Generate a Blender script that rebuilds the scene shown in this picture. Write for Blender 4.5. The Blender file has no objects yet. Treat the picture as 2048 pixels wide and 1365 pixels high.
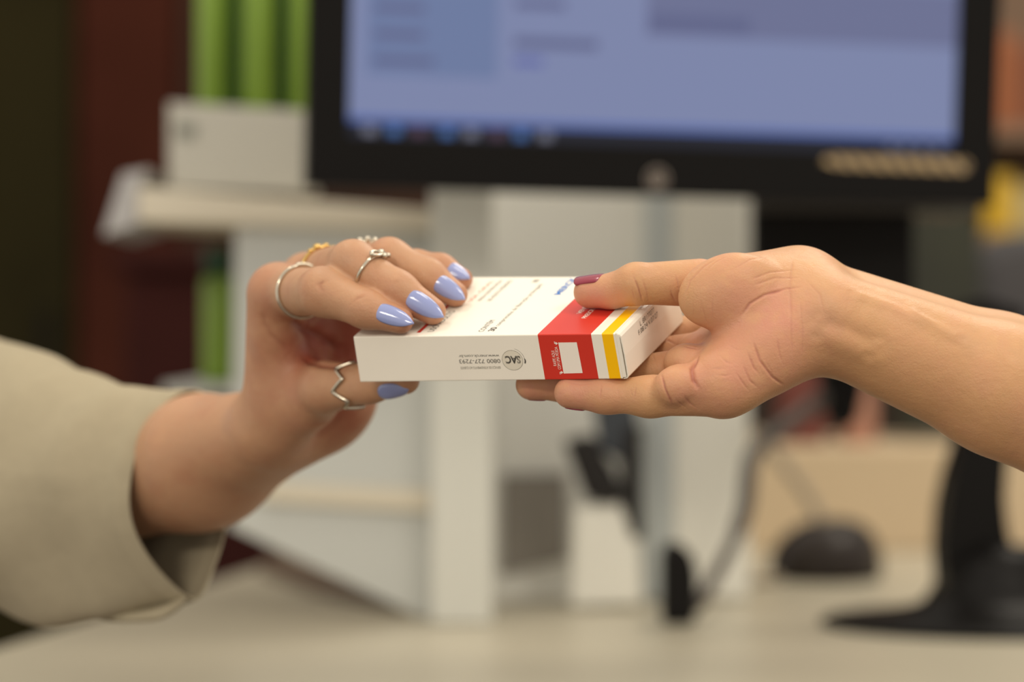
import bpy, bmesh, math, random
import numpy as np
from mathutils import Vector, Matrix, noise as mnoise

random.seed(5)
S = bpy.context.scene
COL = S.collection

# ------------------------------------------------------------------ camera, world, lights, exposure
F_PX = 85 / 36 * 2048
CAM_Z = 1.10
DESK_Z = 0.90
cam_d = bpy.data.cameras.new('camera')
cam_d.sensor_width = 36
cam_d.lens = 85
cam_d.clip_start = 0.05
cam_d.dof.use_dof = True
cam_d.dof.focus_distance = 0.905
cam_d.dof.aperture_fstop = 4.4
cam = bpy.data.objects.new('camera', cam_d)
cam.location = (0, 0, CAM_Z)
cam.rotation_euler = (math.pi / 2, 0, 0)
COL.objects.link(cam)
S.camera = cam

world = bpy.data.worlds.new('world')
S.world = world
world.use_nodes = True
world.node_tree.nodes['Background'].inputs[0].default_value = (1.0, 0.93, 0.82, 1)
world.node_tree.nodes['Background'].inputs[1].default_value = 0.76

S.view_settings.view_transform = 'Standard'
S.view_settings.look = 'None'
S.view_settings.gamma = 1
S.view_settings.use_curve_mapping = False
S.view_settings.exposure = 0.13
S.cycles.use_denoising = True


def ceiling_light(x, y, z, sx, sy, power, color):
    d = bpy.data.lights.new('ceiling_panel_light', 'AREA')
    d.shape = 'RECTANGLE'
    d.size, d.size_y = sx, sy
    d.energy = power
    d.color = color
    o = bpy.data.objects.new('ceiling_panel_light', d)
    o.location = (x, y, z)
    COL.objects.link(o)
    return o


WARM = (1.0, 0.905, 0.76)
ceiling_light(-1.4, -2.3, 2.5, 0.9, 0.9, 78, WARM)
ceiling_light(1.1, -0.2, 2.7, 0.6, 0.6, 17, WARM)  # unseen fill lamp, added to brighten the stand's niche from the right
ceiling_light(0.35, 0.55, 2.7, 0.35, 0.35, 4, WARM)
ceiling_light(-0.55, 1.15, 2.7, 0.3, 0.3, 5, WARM)
ceiling_light(0.8, 2.2, 2.7, 0.6, 0.6, 15, WARM)


# ------------------------------------------------------------------ helpers: points
def W(px, py, depth):
    """the place at a given distance along the line of sight of a picture point (metres)"""
    return Vector(((px - 1024) / F_PX * depth, depth, CAM_Z - (py - 682.5) / F_PX * depth))


def DESK(px, py):
    """the place on the counter top seen at a picture point"""
    depth = (CAM_Z - DESK_Z) * F_PX / (py - 682.5)
    return W(px, py, depth)


# ------------------------------------------------------------------ helpers: materials
def srgb(r, g, b):
    def f(c):
        c /= 255
        return c / 12.92 if c <= 0.04045 else ((c + 0.055) / 1.055) ** 2.4
    return (f(r), f(g), f(b), 1)


def mat(name, col, rough=0.5, metal=0.0, spec=0.5, noise=0.0, scale=40, bump=0.0, emit=None, estr=0.0, coat=0.0):
    m = bpy.data.materials.new(name)
    m.use_nodes = True
    nt = m.node_tree
    b = nt.nodes['Principled BSDF']
    b.inputs['Base Color'].default_value = col
    b.inputs['Roughness'].default_value = rough
    b.inputs['Metallic'].default_value = metal
    b.inputs['Specular IOR Level'].default_value = spec
    b.inputs['Coat Weight'].default_value = coat
    if emit:
        b.inputs['Emission Color'].default_value = emit
        b.inputs['Emission Strength'].default_value = estr
    if noise or bump:
        tc = nt.nodes.new('ShaderNodeTexCoord')
        n = nt.nodes.new('ShaderNodeTexNoise')
        n.inputs['Scale'].default_value = scale
        n.inputs['Detail'].default_value = 4
        nt.links.new(tc.outputs['Object'], n.inputs['Vector'])
        if noise:
            r = nt.nodes.new('ShaderNodeValToRGB')
            lo = tuple(c * (1 - noise) for c in col[:3]) + (1,)
            hi = tuple(min(1, c * (1 + noise)) for c in col[:3]) + (1,)
            r.color_ramp.elements[0].color = lo
            r.color_ramp.elements[1].color = hi
            r.color_ramp.elements[0].position = 0.3
            r.color_ramp.elements[1].position = 0.7
            nt.links.new(n.outputs['Fac'], r.inputs['Fac'])
            nt.links.new(r.outputs['Color'], b.inputs['Base Color'])
        if bump:
            bp = nt.nodes.new('ShaderNodeBump')
            bp.inputs['Strength'].default_value = bump
            bp.inputs['Distance'].default_value = 0.001
            nt.links.new(n.outputs['Fac'], bp.inputs['Height'])
            nt.links.new(bp.outputs['Normal'], b.inputs['Normal'])
    return m


def skin_mat(name, base, red):
    m = bpy.data.materials.new(name)
    m.use_nodes = True
    nt = m.node_tree
    L = nt.links.new
    b = nt.nodes['Principled BSDF']
    b.inputs['Roughness'].default_value = 0.48
    b.inputs['Specular IOR Level'].default_value = 0.35
    b.inputs['Subsurface Weight'].default_value = 0.16
    b.inputs['Subsurface Radius'].default_value = (1.0, 0.35, 0.2)
    b.inputs['Subsurface Scale'].default_value = 0.004
    tc = nt.nodes.new('ShaderNodeTexCoord')
    n1 = nt.nodes.new('ShaderNodeTexNoise')
    n1.inputs['Scale'].default_value = 70
    n1.inputs['Detail'].default_value = 5
    n2 = nt.nodes.new('ShaderNodeTexNoise')
    n2.inputs['Scale'].default_value = 900
    n2.inputs['Detail'].default_value = 3
    at = nt.nodes.new('ShaderNodeAttribute')
    at.attribute_name = 'redness'
    L(tc.outputs['Object'], n1.inputs['Vector'])
    L(tc.outputs['Object'], n2.inputs['Vector'])
    mp = nt.nodes.new('ShaderNodeMapRange')
    mp.inputs['From Min'].default_value = 0.3
    mp.inputs['From Max'].default_value = 0.75
    mp.inputs['To Min'].default_value = -0.12
    mp.inputs['To Max'].default_value = 0.22
    L(n1.outputs['Fac'], mp.inputs['Value'])
    ad = nt.nodes.new('ShaderNodeMath')
    ad.operation = 'ADD'
    ad.use_clamp = True
    L(mp.outputs['Result'], ad.inputs[0])
    L(at.outputs['Fac'], ad.inputs[1])
    def mix(fac, A, B):
        x = nt.nodes.new('ShaderNodeMix')
        x.data_type = 'RGBA'
        for key, val in (('Factor', fac), ('A', A), ('B', B)):
            if isinstance(val, (tuple, float)):
                x.inputs[key].default_value = val
            else:
                L(val, x.inputs[key])
        return x.outputs['Result']

    def noise(scale, detail, lo, hi, t0, t1):
        x = nt.nodes.new('ShaderNodeTexNoise')
        x.inputs['Scale'].default_value = scale
        x.inputs['Detail'].default_value = detail
        L(tc.outputs['Object'], x.inputs['Vector'])
        y = nt.nodes.new('ShaderNodeMapRange')
        for key, val in (('From Min', lo), ('From Max', hi), ('To Min', t0), ('To Max', t1)):
            y.inputs[key].default_value = val
        L(x.outputs['Fac'], y.inputs['Value'])
        return x.outputs['Fac'], y.outputs['Result']

    c1 = mix(ad.outputs['Value'], base, red)
    # pale yellowish and bluish mottling
    c2 = mix(noise(130, 3, 0.5, 0.75, 0.0, 0.45)[1], c1, tuple(min(1, v * k) for v, k in zip(base, (1.12, 1.14, 1.12, 1))))
    c3 = mix(noise(48, 2, 0.58, 0.8, 0.0, 0.5)[1], c2, tuple(v * k for v, k in zip(base, (0.80, 0.84, 1.0, 1))))
    cr = nt.nodes.new('ShaderNodeAttribute')
    cr.attribute_name = 'crease'
    mc_ = nt.nodes.new('ShaderNodeMath')
    mc_.operation = 'MULTIPLY'
    mc_.inputs[1].default_value = 0.55
    L(cr.outputs['Fac'], mc_.inputs[0])
    c4 = mix(mc_.outputs['Value'], c3, tuple(v * k for v, k in zip(red, (0.55, 0.42, 0.40, 1))))  # creases: redder skin plus occlusion shade painted into the colour
    L(c4, b.inputs['Base Color'])
    # fine skin relief: pores plus crossing wrinkles
    vo = nt.nodes.new('ShaderNodeTexVoronoi')
    vo.feature = 'DISTANCE_TO_EDGE'
    vo.inputs['Scale'].default_value = 780
    L(tc.outputs['Object'], vo.inputs['Vector'])
    ve = nt.nodes.new('ShaderNodeMapRange')
    ve.inputs['From Max'].default_value = 0.2
    ve.inputs['To Max'].default_value = 0.38
    L(vo.outputs['Distance'], ve.inputs['Value'])
    n3, n3r = noise(230, 4, 0.3, 0.7, 0.0, 1.6)
    s1 = nt.nodes.new('ShaderNodeMath')
    s1.operation = 'ADD'
    L(n3r, s1.inputs[0])
    L(ve.outputs['Result'], s1.inputs[1])
    s2 = nt.nodes.new('ShaderNodeMath')
    s2.operation = 'ADD'
    L(s1.outputs['Value'], s2.inputs[0])
    L(n2.outputs['Fac'], s2.inputs[1])
    bp = nt.nodes.new('ShaderNodeBump')
    bp.inputs['Strength'].default_value = 0.36
    bp.inputs['Distance'].default_value = 0.00022
    L(s2.outputs['Value'], bp.inputs['Height'])
    L(bp.outputs['Normal'], b.inputs['Normal'])
    return m


# ------------------------------------------------------------------ helpers: objects
def tag(o, label=None, cat=None, group=None, kind=None):
    if label:
        o['label'] = label
    if cat:
        o['category'] = cat
    if group:
        o['group'] = group
    if kind:
        o['kind'] = kind
    return o


def obj(name, me, parent=None, mats=(), smooth=False):
    o = bpy.data.objects.new(name, me)
    for m in mats:
        me.materials.append(m)
    if smooth:
        me.polygons.foreach_set('use_smooth', [True] * len(me.polygons))
    COL.objects.link(o)
    if parent:
        o.parent = parent
        o.matrix_parent_inverse = Matrix.Translation(-parent.location)
    return o


def empty(name, loc, label, cat, group=None):
    o = bpy.data.objects.new(name, None)
    o.location = loc
    o.empty_display_size = 0.02
    COL.objects.link(o)
    return tag(o, label, cat, group)


def bm_obj(name, bm, m, parent=None, smooth=False):
    me = bpy.data.meshes.new(name)
    bmesh.ops.recalc_face_normals(bm, faces=bm.faces)
    bm.to_mesh(me)
    bm.free()
    return obj(name, me, parent, m if isinstance(m, (list, tuple)) else [m], smooth)


def bevel(bm, w, seg=2):
    if w > 0:
        es = [e for e in bm.edges if len(e.link_faces) == 2 and e.calc_face_angle(0) > 0.5]
        bmesh.ops.bevel(bm, geom=es, offset=w, segments=seg, profile=0.5, affect='EDGES')


def box_bm(lo, hi, w=0.0, seg=2):
    bm = bmesh.new()
    bmesh.ops.create_cube(bm, size=1)
    for v in bm.verts:
        v.co = Vector([lo[i] + (v.co[i] + 0.5) * (hi[i] - lo[i]) for i in range(3)])
    bevel(bm, w, seg)
    return bm


def slab_bm(pts, depth, thick, w=0.0, depths=None):
    """a board whose front face has the given picture outline at its distance, with real thickness to the back"""
    bm = bmesh.new()
    fr = [bm.verts.new(W(p[0], p[1], depths[i] if depths else depth)) for i, p in enumerate(pts)]
    bk = [bm.verts.new(v.co + Vector((0, thick, 0))) for v in fr]
    bm.faces.new(fr)
    bm.faces.new(bk[::-1])
    n = len(fr)
    for i in range(n):
        bm.faces.new([fr[i], fr[(i + 1) % n], bk[(i + 1) % n], bk[i]])
    bmesh.ops.recalc_face_normals(bm, faces=bm.faces)
    bevel(bm, w)
    return bm


def tube_bm(pts, rad, seg=10, bm=None, closed=False):
    bm = bm or bmesh.new()
    pts = [Vector(p) for p in pts]
    n = len(pts)
    rads = rad if isinstance(rad, (list, tuple)) else [rad] * n
    up = Vector((0.13, 0.31, 0.94)).normalized()
    rings = []
    prev = None
    for i, p in enumerate(pts):
        a = pts[(i - 1) % n] if (closed or i > 0) else p
        b = pts[(i + 1) % n] if (closed or i < n - 1) else p
        t = (b - a).normalized()
        if prev is None:
            s = t.cross(up)
            if s.length < 1e-3:
                s = t.cross(Vector((1, 0, 0)))
            s.normalize()
        else:
            s = (prev - t * prev.dot(t)).normalized()
        prev = s
        q = t.cross(s)
        rings.append([bm.verts.new(p + (s * math.cos(k * 2 * math.pi / seg) + q * math.sin(k * 2 * math.pi / seg)) * rads[i]) for k in range(seg)])
    for i in range(n if closed else n - 1):
        A, B = rings[i], rings[(i + 1) % n]
        for k in range(seg):
            bm.faces.new([A[k], A[(k + 1) % seg], B[(k + 1) % seg], B[k]])
    if not closed:
        bm.faces.new(rings[0][::-1])
        bm.faces.new(rings[-1])
    return bm


def smooth_path(pts, n=8):
    pts = [Vector(p) for p in pts]
    out = []
    for i in range(len(pts) - 1):
        p0, p1, p2, p3 = pts[max(i - 1, 0)], pts[i], pts[i + 1], pts[min(i + 2, len(pts) - 1)]
        for k in range(n):
            t = k / n
            out.append(0.5 * ((2 * p1) + (p2 - p0) * t + (2 * p0 - 5 * p1 + 4 * p2 - p3) * t * t + (3 * p1 - p0 - 3 * p2 + p3) * t ** 3))
    out.append(pts[-1])
    return out


def lathe_bm(prof, c, seg=24, bm=None):
    bm = bm or bmesh.new()
    rings = []
    for r, z in prof:
        if r < 1e-6:
            rings.append([bm.verts.new(Vector(c) + Vector((0, 0, z)))])
        else:
            rings.append([bm.verts.new(Vector(c) + Vector((r * math.cos(2 * math.pi * k / seg), r * math.sin(2 * math.pi * k / seg), z))) for k in range(seg)])
    for A, B in zip(rings, rings[1:]):
        for k in range(seg):
            a, b = A[k % len(A)], A[(k + 1) % len(A)]
            c2, d = B[(k + 1) % len(B)], B[k % len(B)]
            vs = []
            for v in (a, b, c2, d):
                if v not in vs:
                    vs.append(v)
            if len(vs) > 2:
                bm.faces.new(vs)
    return bm


def ball(bm, c, r, sc=(1, 1, 1), rot=None, sub=2):
    g = bmesh.ops.create_icosphere(bm, subdivisions=sub, radius=1)
    M = Matrix.Translation(Vector(c)) @ (rot.to_4x4() if rot else Matrix.Identity(4)) @ Matrix.Diagonal((r * sc[0], r * sc[1], r * sc[2], 1))
    bmesh.ops.transform(bm, matrix=M, verts=g['verts'])


# ------------------------------------------------------------------ implicit bodies (smooth unions of tapered limbs, meshed here)
def smin(a, b, k):
    if k <= 0:
        return np.minimum(a, b)
    h = np.maximum(k - np.abs(a - b), 0) / k
    return np.minimum(a, b) - h * h * k * 0.25


class Cone:
    """a tapered limb between two joints"""
    def __init__(s, a, ra, b, rb):
        s.a, s.b, s.ra, s.rb = np.array(a, float), np.array(b, float), ra, rb
        s.c = (s.a + s.b) / 2

    def __call__(s, p):
        ba = s.b - s.a
        l2 = ba @ ba
        rr = s.ra - s.rb
        a2 = l2 - rr * rr
        il2 = 1 / l2
        pa = p - s.a
        y = pa @ ba
        z = y - l2
        d = pa * l2 - y[:, None] * ba
        x2 = np.einsum('ij,ij->i', d, d)
        y2 = y * y * l2
        z2 = z * z * l2
        k = np.sign(rr) * rr * rr * x2
        r = (np.sqrt(x2 * a2 * il2) + y * rr) * il2 - s.ra
        m1 = np.sign(z) * a2 * z2 > k
        m2 = (np.sign(y) * a2 * y2 < k) & ~m1
        r[m1] = np.sqrt(x2[m1] + z2[m1]) * il2 - s.rb
        r[m2] = np.sqrt(x2[m2] + y2[m2]) * il2 - s.ra
        return r


class Blob:
    """an ellipsoid pad: centre, radii, and the directions of its first two axes"""
    def __init__(s, c, r, ax=(1, 0, 0), ay=(0, 0, 1)):
        s.c = np.array(c, float)
        ax = np.array(ax, float)
        ax /= np.linalg.norm(ax)
        ay = np.array(ay, float)
        ay -= ax * (ay @ ax)
        ay /= np.linalg.norm(ay)
        s.M = np.stack([ax, ay, np.cross(ax, ay)])
        s.r = np.array(r, float)

    def __call__(s, p):
        q = (p - s.c) @ s.M.T
        k0 = np.linalg.norm(q / s.r, axis=1)
        k1 = np.linalg.norm(q / (s.r * s.r), axis=1) + 1e-9
        return k0 * (k0 - 1) / k1


class Body:
    """palm prims blend with k; every finger chain blends into the palm but not into its neighbours"""
    def __init__(s):
        s.palm = []
        s.fingers = []

    def add(s, prim, k):
        s.palm.append((prim, k))

    def finger(s, prims, kchain, kpalm):
        s.fingers.append((prims, kchain, kpalm))

    def __call__(s, p):
        d = None
        for prim, k in s.palm:
            v = prim(p)
            d = v if d is None else smin(d, v, k)
        tot = d
        web = None
        for prims, kc, kp in s.fingers:
            f = None
            for prim in prims:
                v = prim(p)
                f = v if f is None else smin(f, v, kc)
            tot = np.minimum(tot, smin(d, f, kp))
            web = f if web is None else smin(web, f, 0.0016)
        return tot if web is None else np.minimum(tot, web)

    def grad(s, p, e=2e-4):
        g = np.stack([s(p + e * np.eye(3)[i]) - s(p - e * np.eye(3)[i]) for i in range(3)], 1)
        return g / (np.linalg.norm(g, axis=1)[:, None] + 1e-12)

    def hit(s, px, py, near=0.80, far=1.25):
        """first point of the body on the line of sight of a picture point"""
        d = np.array(W(px, py, 1.0)) - np.array([0, 0, CAM_Z])
        t = near
        for _ in range(200):
            v = float(s((np.array([0, 0, CAM_Z]) + d * t)[None])[0])
            if v < 5e-5:
                break
            t += v * 0.8
            if t > far:
                return None
        return np.array([0, 0, CAM_Z]) + d * t

    def mesh(s, lo, hi, h):
        B = 6
        n = [int(math.ceil((hi[i] - lo[i]) / h / B)) for i in range(3)]
        dims = [k * B for k in n]
        lo = np.array(lo)
        cx = np.stack(np.meshgrid(*[np.arange(k) for k in n], indexing='ij'), -1).reshape(-1, 3)
        cc = lo + (cx * B + (B - 1) / 2) * h
        cv = s(cc)
        Fd = np.repeat(np.repeat(np.repeat(cv.reshape(n), B, 0), B, 1), B, 2).astype(np.float32)
        act = np.abs(cv) < B * h * 0.87 * 1.5 + h
        off = np.stack(np.meshgrid(*[np.arange(B)] * 3, indexing='ij'), -1).reshape(-1, 3)
        ci = cx[act]
        for st in range(0, len(ci), 1500):
            idx = (ci[st:st + 1500, None, :] * B + off[None]).reshape(-1, 3)
            Fd[idx[:, 0], idx[:, 1], idx[:, 2]] = s(lo + idx * h)
        # surface nets
        I = Fd < 0
        sh = tuple(k - 1 for k in dims)
        cnt = np.zeros(sh, np.int8)
        for c in range(8):
            i, j, k = c & 1, c >> 1 & 1, c >> 2 & 1
            cnt += I[i:i + sh[0], j:j + sh[1], k:k + sh[2]]
        cells = np.argwhere((cnt > 0) & (cnt < 8))
        ids = np.full(sh, -1, np.int64)
        ids[tuple(cells.T)] = np.arange(len(cells))
        acc = np.zeros((len(cells), 3))
        num = np.zeros(len(cells))
        crn = [(c & 1, c >> 1 & 1, c >> 2 & 1) for c in range(8)]
        for a in range(8):
            for ax in range(3):
                if crn[a][ax] == 0:
                    b = list(crn[a])
                    b[ax] = 1
                    fa = Fd[tuple((cells + crn[a]).T)]
                    fb = Fd[tuple((cells + b).T)]
                    m = (fa < 0) != (fb < 0)
                    t = fa[m] / (fa[m] - fb[m])
                    q = np.array(crn[a], float) + t[:, None] * (np.array(b) - np.array(crn[a]))
                    acc[m] += q
                    num[m] += 1
        V = lo + (cells + acc / num[:, None]) * h
        quads = []
        for ax in range(3):
            u, v = (ax + 1) % 3, (ax + 2) % 3
            sl0 = [slice(1, sh[i]) for i in range(3)]
            sl0[ax] = slice(0, sh[ax])
            sl1 = list(sl0)
            sl1[ax] = slice(1, sh[ax] + 1)
            A, Bv = I[tuple(sl0)], I[tuple(sl1)]
            e = np.argwhere(A != Bv)
            base = np.array([sl.start for sl in sl0])
            e = e + base
            flip = I[tuple(e.T)]
            du = np.zeros(3, int)
            du[u] = 1
            dv = np.zeros(3, int)
            dv[v] = 1
            q = np.stack([ids[tuple((e - du - dv).T)], ids[tuple((e - dv).T)], ids[tuple(e.T)], ids[tuple((e - du).T)]], 1)
            q[~flip] = q[~flip][:, ::-1]
            quads.append(q)
        Q = np.concatenate(quads)
        Q = Q[(Q >= 0).all(1)]
        return V, Q

    def project(s, V, it=2):
        for _ in range(it):
            d = np.concatenate([s(V[i:i + 60000]) for i in range(0, len(V), 60000)])
            g = np.concatenate([s.grad(V[i:i + 60000]) for i in range(0, len(V), 60000)])
            V = V - g * np.clip(d, -5e-4, 5e-4)[:, None]
        return V, g


def subdivide(V, Q):
    e = np.stack([Q, np.roll(Q, -1, 1)], 2)
    es = np.sort(e.reshape(-1, 2), 1)
    key = es[:, 0] * len(V) + es[:, 1]
    uk, inv = np.unique(key, return_inverse=True)
    a, b = uk // len(V), uk % len(V)
    EV = (V[a] + V[b]) / 2
    FV = V[Q].mean(1)
    ei = inv.reshape(-1, 4) + len(V)
    fi = np.arange(len(Q)) + len(V) + len(EV)
    out = []
    for k in range(4):
        out.append(np.stack([Q[:, k], ei[:, k], fi, ei[:, k - 1]], 1))
    return np.concatenate([V, EV, FV]), np.concatenate(out)


def np_mesh(name, V, Q):
    me = bpy.data.meshes.new(name)
    me.vertices.add(len(V))
    me.vertices.foreach_set('co', V.astype(np.float32).ravel())
    me.loops.add(Q.size)
    me.loops.foreach_set('vertex_index', Q.astype(np.int32).ravel())
    me.polygons.add(len(Q))
    me.polygons.foreach_set('loop_start', np.arange(0, Q.size, 4, dtype=np.int32))
    me.polygons.foreach_set('loop_total', np.full(len(Q), 4, np.int32))
    me.update(calc_edges=True)
    me.validate()
    return me


def seg_dist(V, P):
    d = np.full(len(V), 1e9)
    for a, b in zip(P, P[1:]):
        ba = b - a
        t = np.clip(((V - a) @ ba) / (ba @ ba + 1e-12), 0, 1)
        d = np.minimum(d, np.linalg.norm(V - a - t[:, None] * ba, axis=1))
    return d


def build_body(name, body, lo, hi, h, lines, tints, parent, material, fine=False):
    """lines: picture polylines on the skin with (width mm, height mm, redness); negative height is a crease"""
    V, Q = body.mesh(lo, hi, h)
    V, _ = body.project(V, 1)
    V, Q = subdivide(V, Q)
    V, N = body.project(V, 1)
    if fine:
        nv = len(V)
        VN, Q = subdivide(np.concatenate([V, N], 1), Q)
        V, N = VN[:, :3], VN[:, 3:] / (np.linalg.norm(VN[:, 3:], axis=1)[:, None] + 1e-9)
    red = np.zeros(len(V))
    crease = np.zeros(len(V))
    for (p, r, a) in tints:
        red += a * np.exp(-(np.linalg.norm(V - p, axis=1) / r) ** 2)
    disp = np.zeros(len(V))
    for pts, wd, ht, rd in lines:
        path = []
        for a, b in zip(pts, pts[1:]):
            for k in range(4):
                path.append((a[0] + (b[0] - a[0]) * k / 4, a[1] + (b[1] - a[1]) * k / 4))
        path.append(pts[-1])
        hit = [body.hit(*q) for q in path]
        hit = [q for q in hit if q is not None]
        if len(hit) < 2:
            continue
        runs = [[hit[0]]]
        for q in hit[1:]:
            if np.linalg.norm(q - runs[-1][-1]) > 0.012:
                runs.append([])
            runs[-1].append(q)
        for run in runs:
            if len(run) < 2:
                continue
            c = np.mean(run, 0)
            R = max(np.linalg.norm(q - c) for q in run) + 4 * wd / 1000
            near = np.where(np.linalg.norm(V - c, axis=1) < R)[0]
            if not len(near):
                continue
            # taper towards both ends
            d = seg_dist(V[near], run)
            f = np.exp(-(d / (wd / 1000)) ** 2)
            e = np.minimum(np.linalg.norm(V[near] - run[0], axis=1), np.linalg.norm(V[near] - run[-1], axis=1))
            f *= np.clip(e / 0.004, 0.15, 1)
            disp[near] += ht / 1000 * f
            red[near] += rd * 0.5 * f
            if ht < 0:
                crease[near] += np.exp(-(d / (wd * 0.0006)) ** 2) * np.clip(e / 0.004, 0, 1) * min(1, rd * 2)
    V = V + N * disp[:, None]
    me = np_mesh(name, V, Q)
    at = me.attributes.new('redness', 'FLOAT', 'POINT')
    at.data.foreach_set('value', np.clip(red, 0, 1).astype(np.float32))
    at = me.attributes.new('crease', 'FLOAT', 'POINT')
    at.data.foreach_set('value', np.clip(crease, 0, 1).astype(np.float32))
    c = Vector(V.mean(0))
    me.transform(Matrix.Translation(-c))
    o = obj(name, me, parent, [material], True)
    o.location = c
    return o


# ------------------------------------------------------------------ the medicine box: its place in space
BR = np.array([[0.9114, 0.3815, -0.1547], [-0.4115, 0.8522, -0.3231], [0.0086, 0.3581, 0.9337]])   # length, depth, height axes
BT = np.array([-0.0589, 0.9457, CAM_Z - 0.0161])                                             # left front bottom corner
BL, BD, BH = 0.110, 0.0638, 0.0196


def on_plane(px, py, top, h):
    """point at height h (mm) above the box top, or below its bottom, seen at a picture point"""
    n = BR[:, 2] * (1 if top else -1)
    o = BT + (BR[:, 2] * BH if top else 0) + n * h / 1000
    c = np.array([0, 0, CAM_Z])
    d = np.array(W(px, py, 1.0)) - c
    return c + d * (((o - c) @ n) / (d @ n))


def ray_face(px, py, axis, off):
    n = BR[:, axis]
    c = np.array([0, 0, CAM_Z])
    d = np.array(W(px, py, 1.0)) - c
    o = BT + n * off
    return c + d * (((o - c) @ n) / (d @ n))


def J(px, py, d):
    return np.array(W(px, py, 0.9 + d / 1000))


mm = 0.001
skin_right = skin_mat('warm_light_skin', srgb(197, 150, 107), srgb(202, 136, 118))
skin_left = skin_mat('dimmed_left_skin', srgb(186, 142, 109), srgb(162, 86, 66))  # base colour darkened in place of the dimmer light on this hand
lilac = mat('lilac_nail_varnish', srgb(144, 154, 202), rough=0.12, spec=0.5, coat=0.6)
wine = mat('wine_red_nail_varnish', srgb(140, 40, 62), rough=0.25, spec=0.5, coat=0.3)
silver = mat('silver', srgb(205, 196, 178), rough=0.2, metal=1.0)
gold = mat('gold', srgb(222, 184, 112), rough=0.22, metal=1.0)


def nail(parent, cone, dorsal, u0, length, width, material, label, pointed=True, lift=0.5):
    """a curved nail plate lying on the back of a finger end; u0 and length in mm from the last joint"""
    ax = cone.b - cone.a
    Lb = np.linalg.norm(ax)
    ax = ax / Lb
    dn = np.array(dorsal, float)
    dn -= ax * (dn @ ax)
    dn /= np.linalg.norm(dn)
    sd = np.cross(ax, dn)
    nu, nv = 22, 12
    bm = bmesh.new()
    top, bot = [], []
    for i in range(nu + 1):
        t = i / nu
        u = (u0 + length * t) * mm
        r = cone.ra + (cone.rb - cone.ra) * min(u / Lb, 1.25)
        if pointed:
            w = width / 2 * (math.sqrt(max(0, 1 - (1 - t / 0.3) ** 2)) if t < 0.3 else (1 - max(0, (t - 0.35) / 0.65) ** 2.1) ** 0.85 if t > 0.35 else 1)
        else:
            w = width / 2 * (math.sqrt(max(0, 1 - (1 - t / 0.25) ** 2)) if t < 0.25 else 1 if t < 0.85 else math.sqrt(max(0.0, 1 - ((t - 0.85) / 0.15) ** 2 * 0.75)))
        w = max(w, 0.25) * mm
        ra, rb = [], []
        for j in range(nv + 1):
            v = (j / nv) * 2 - 1
            R = r * 1.08
            ph = v * w / R
            rad = dn * math.cos(ph) + sd * math.sin(ph)
            edge = 1 - 0.55 * abs(v) ** 3
            A = cone.a + ax * u - dn * (R - r) - dn * (0.9 * mm * (t - 0.35) ** 2 * (2.2 if pointed else 1.2))
            l = lift * (0.35 + 0.65 * min(1, t / 0.15)) * edge
            ra.append(bm.verts.new(A + rad * (R + l * mm)))
            rb.append(bm.verts.new(A + rad * (R - 0.35 * mm)))
        top.append(ra)
        bot.append(rb)
    for i in range(nu):
        for j in range(nv):
            bm.faces.new([top[i][j], top[i][j + 1], top[i + 1][j + 1], top[i + 1][j]])
            bm.faces.new([bot[i][j], bot[i + 1][j], bot[i + 1][j + 1], bot[i][j + 1]])
        for j in (0, nv):
            bm.faces.new([top[i][j], top[i + 1][j], bot[i + 1][j], bot[i][j]])
    for i in (0, nu):
        for j in range(nv):
            bm.faces.new([top[i][j], bot[i][j], bot[i][j + 1], top[i][j + 1]])
    o = bm_obj('fingernail', bm, material, parent, True)
    if label:
        o['label'] = label
    return o


# ------------------------------------------------------------------ right hand person
RH = Body()
# forearm and wrist
RH.add(Cone(J(1642, 614, 38), 17.8 * mm, J(2000, 752, 42), 23.0 * mm), 0.008)
RH.add(Cone(J(1652, 640, 16), 18.2 * mm, J(2000, 778, 20), 24.2 * mm), 0.008)
RH.add(Cone(J(2000, 752, 42), 23.0 * mm, J(2480, 955, 44), 30 * mm), 0.008)
RH.add(Cone(J(2000, 778, 20), 24.2 * mm, J(2480, 985, 24), 31 * mm), 0.008)
# palm: metacarpals
RH.add(Cone(J(1612, 655, 12), 16 * mm, J(1448, 768, 2), 11.0 * mm), 0.012)      # little finger side
RH.add(Cone(J(1600, 640, 26), 15 * mm, J(1440, 726, 18), 10 * mm), 0.012)
RH.add(Cone(J(1590, 615, 40), 15 * mm, J(1440, 690, 36), 10 * mm), 0.012)
RH.add(Cone(J(1580, 590, 48), 14 * mm, J(1445, 655, 57), 10 * mm), 0.012)
# heel of the hand on the little finger side
RH.add(Blob(J(1535, 690, 8), (23 * mm, 16 * mm, 13.5 * mm), ax=J(1600, 640, 12) - J(1470, 740, 4), ay=(0, -0.3, 1)), 0.010)
RH.add(Blob(J(1440, 770, 0), (12.5 * mm, 10.2 * mm, 10 * mm), ax=(1, 0, 0)), 0.010)
# thumb ball
RH.add(Cone(J(1470, 582, 8), 12.2 * mm, J(1602, 580, 26), 14.5 * mm), 0.011)
RH.add(Blob(J(1455, 583, 5), (19 * mm, 13.8 * mm, 9.5 * mm), ax=J(1560, 548, 8) - J(1380, 600, 4), ay=(0, 0, 1)), 0.004)
RH.add(Cone(J(1590, 572, 34), 12.0 * mm, J(1450, 574, 20), 10.8 * mm), 0.010)
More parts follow.
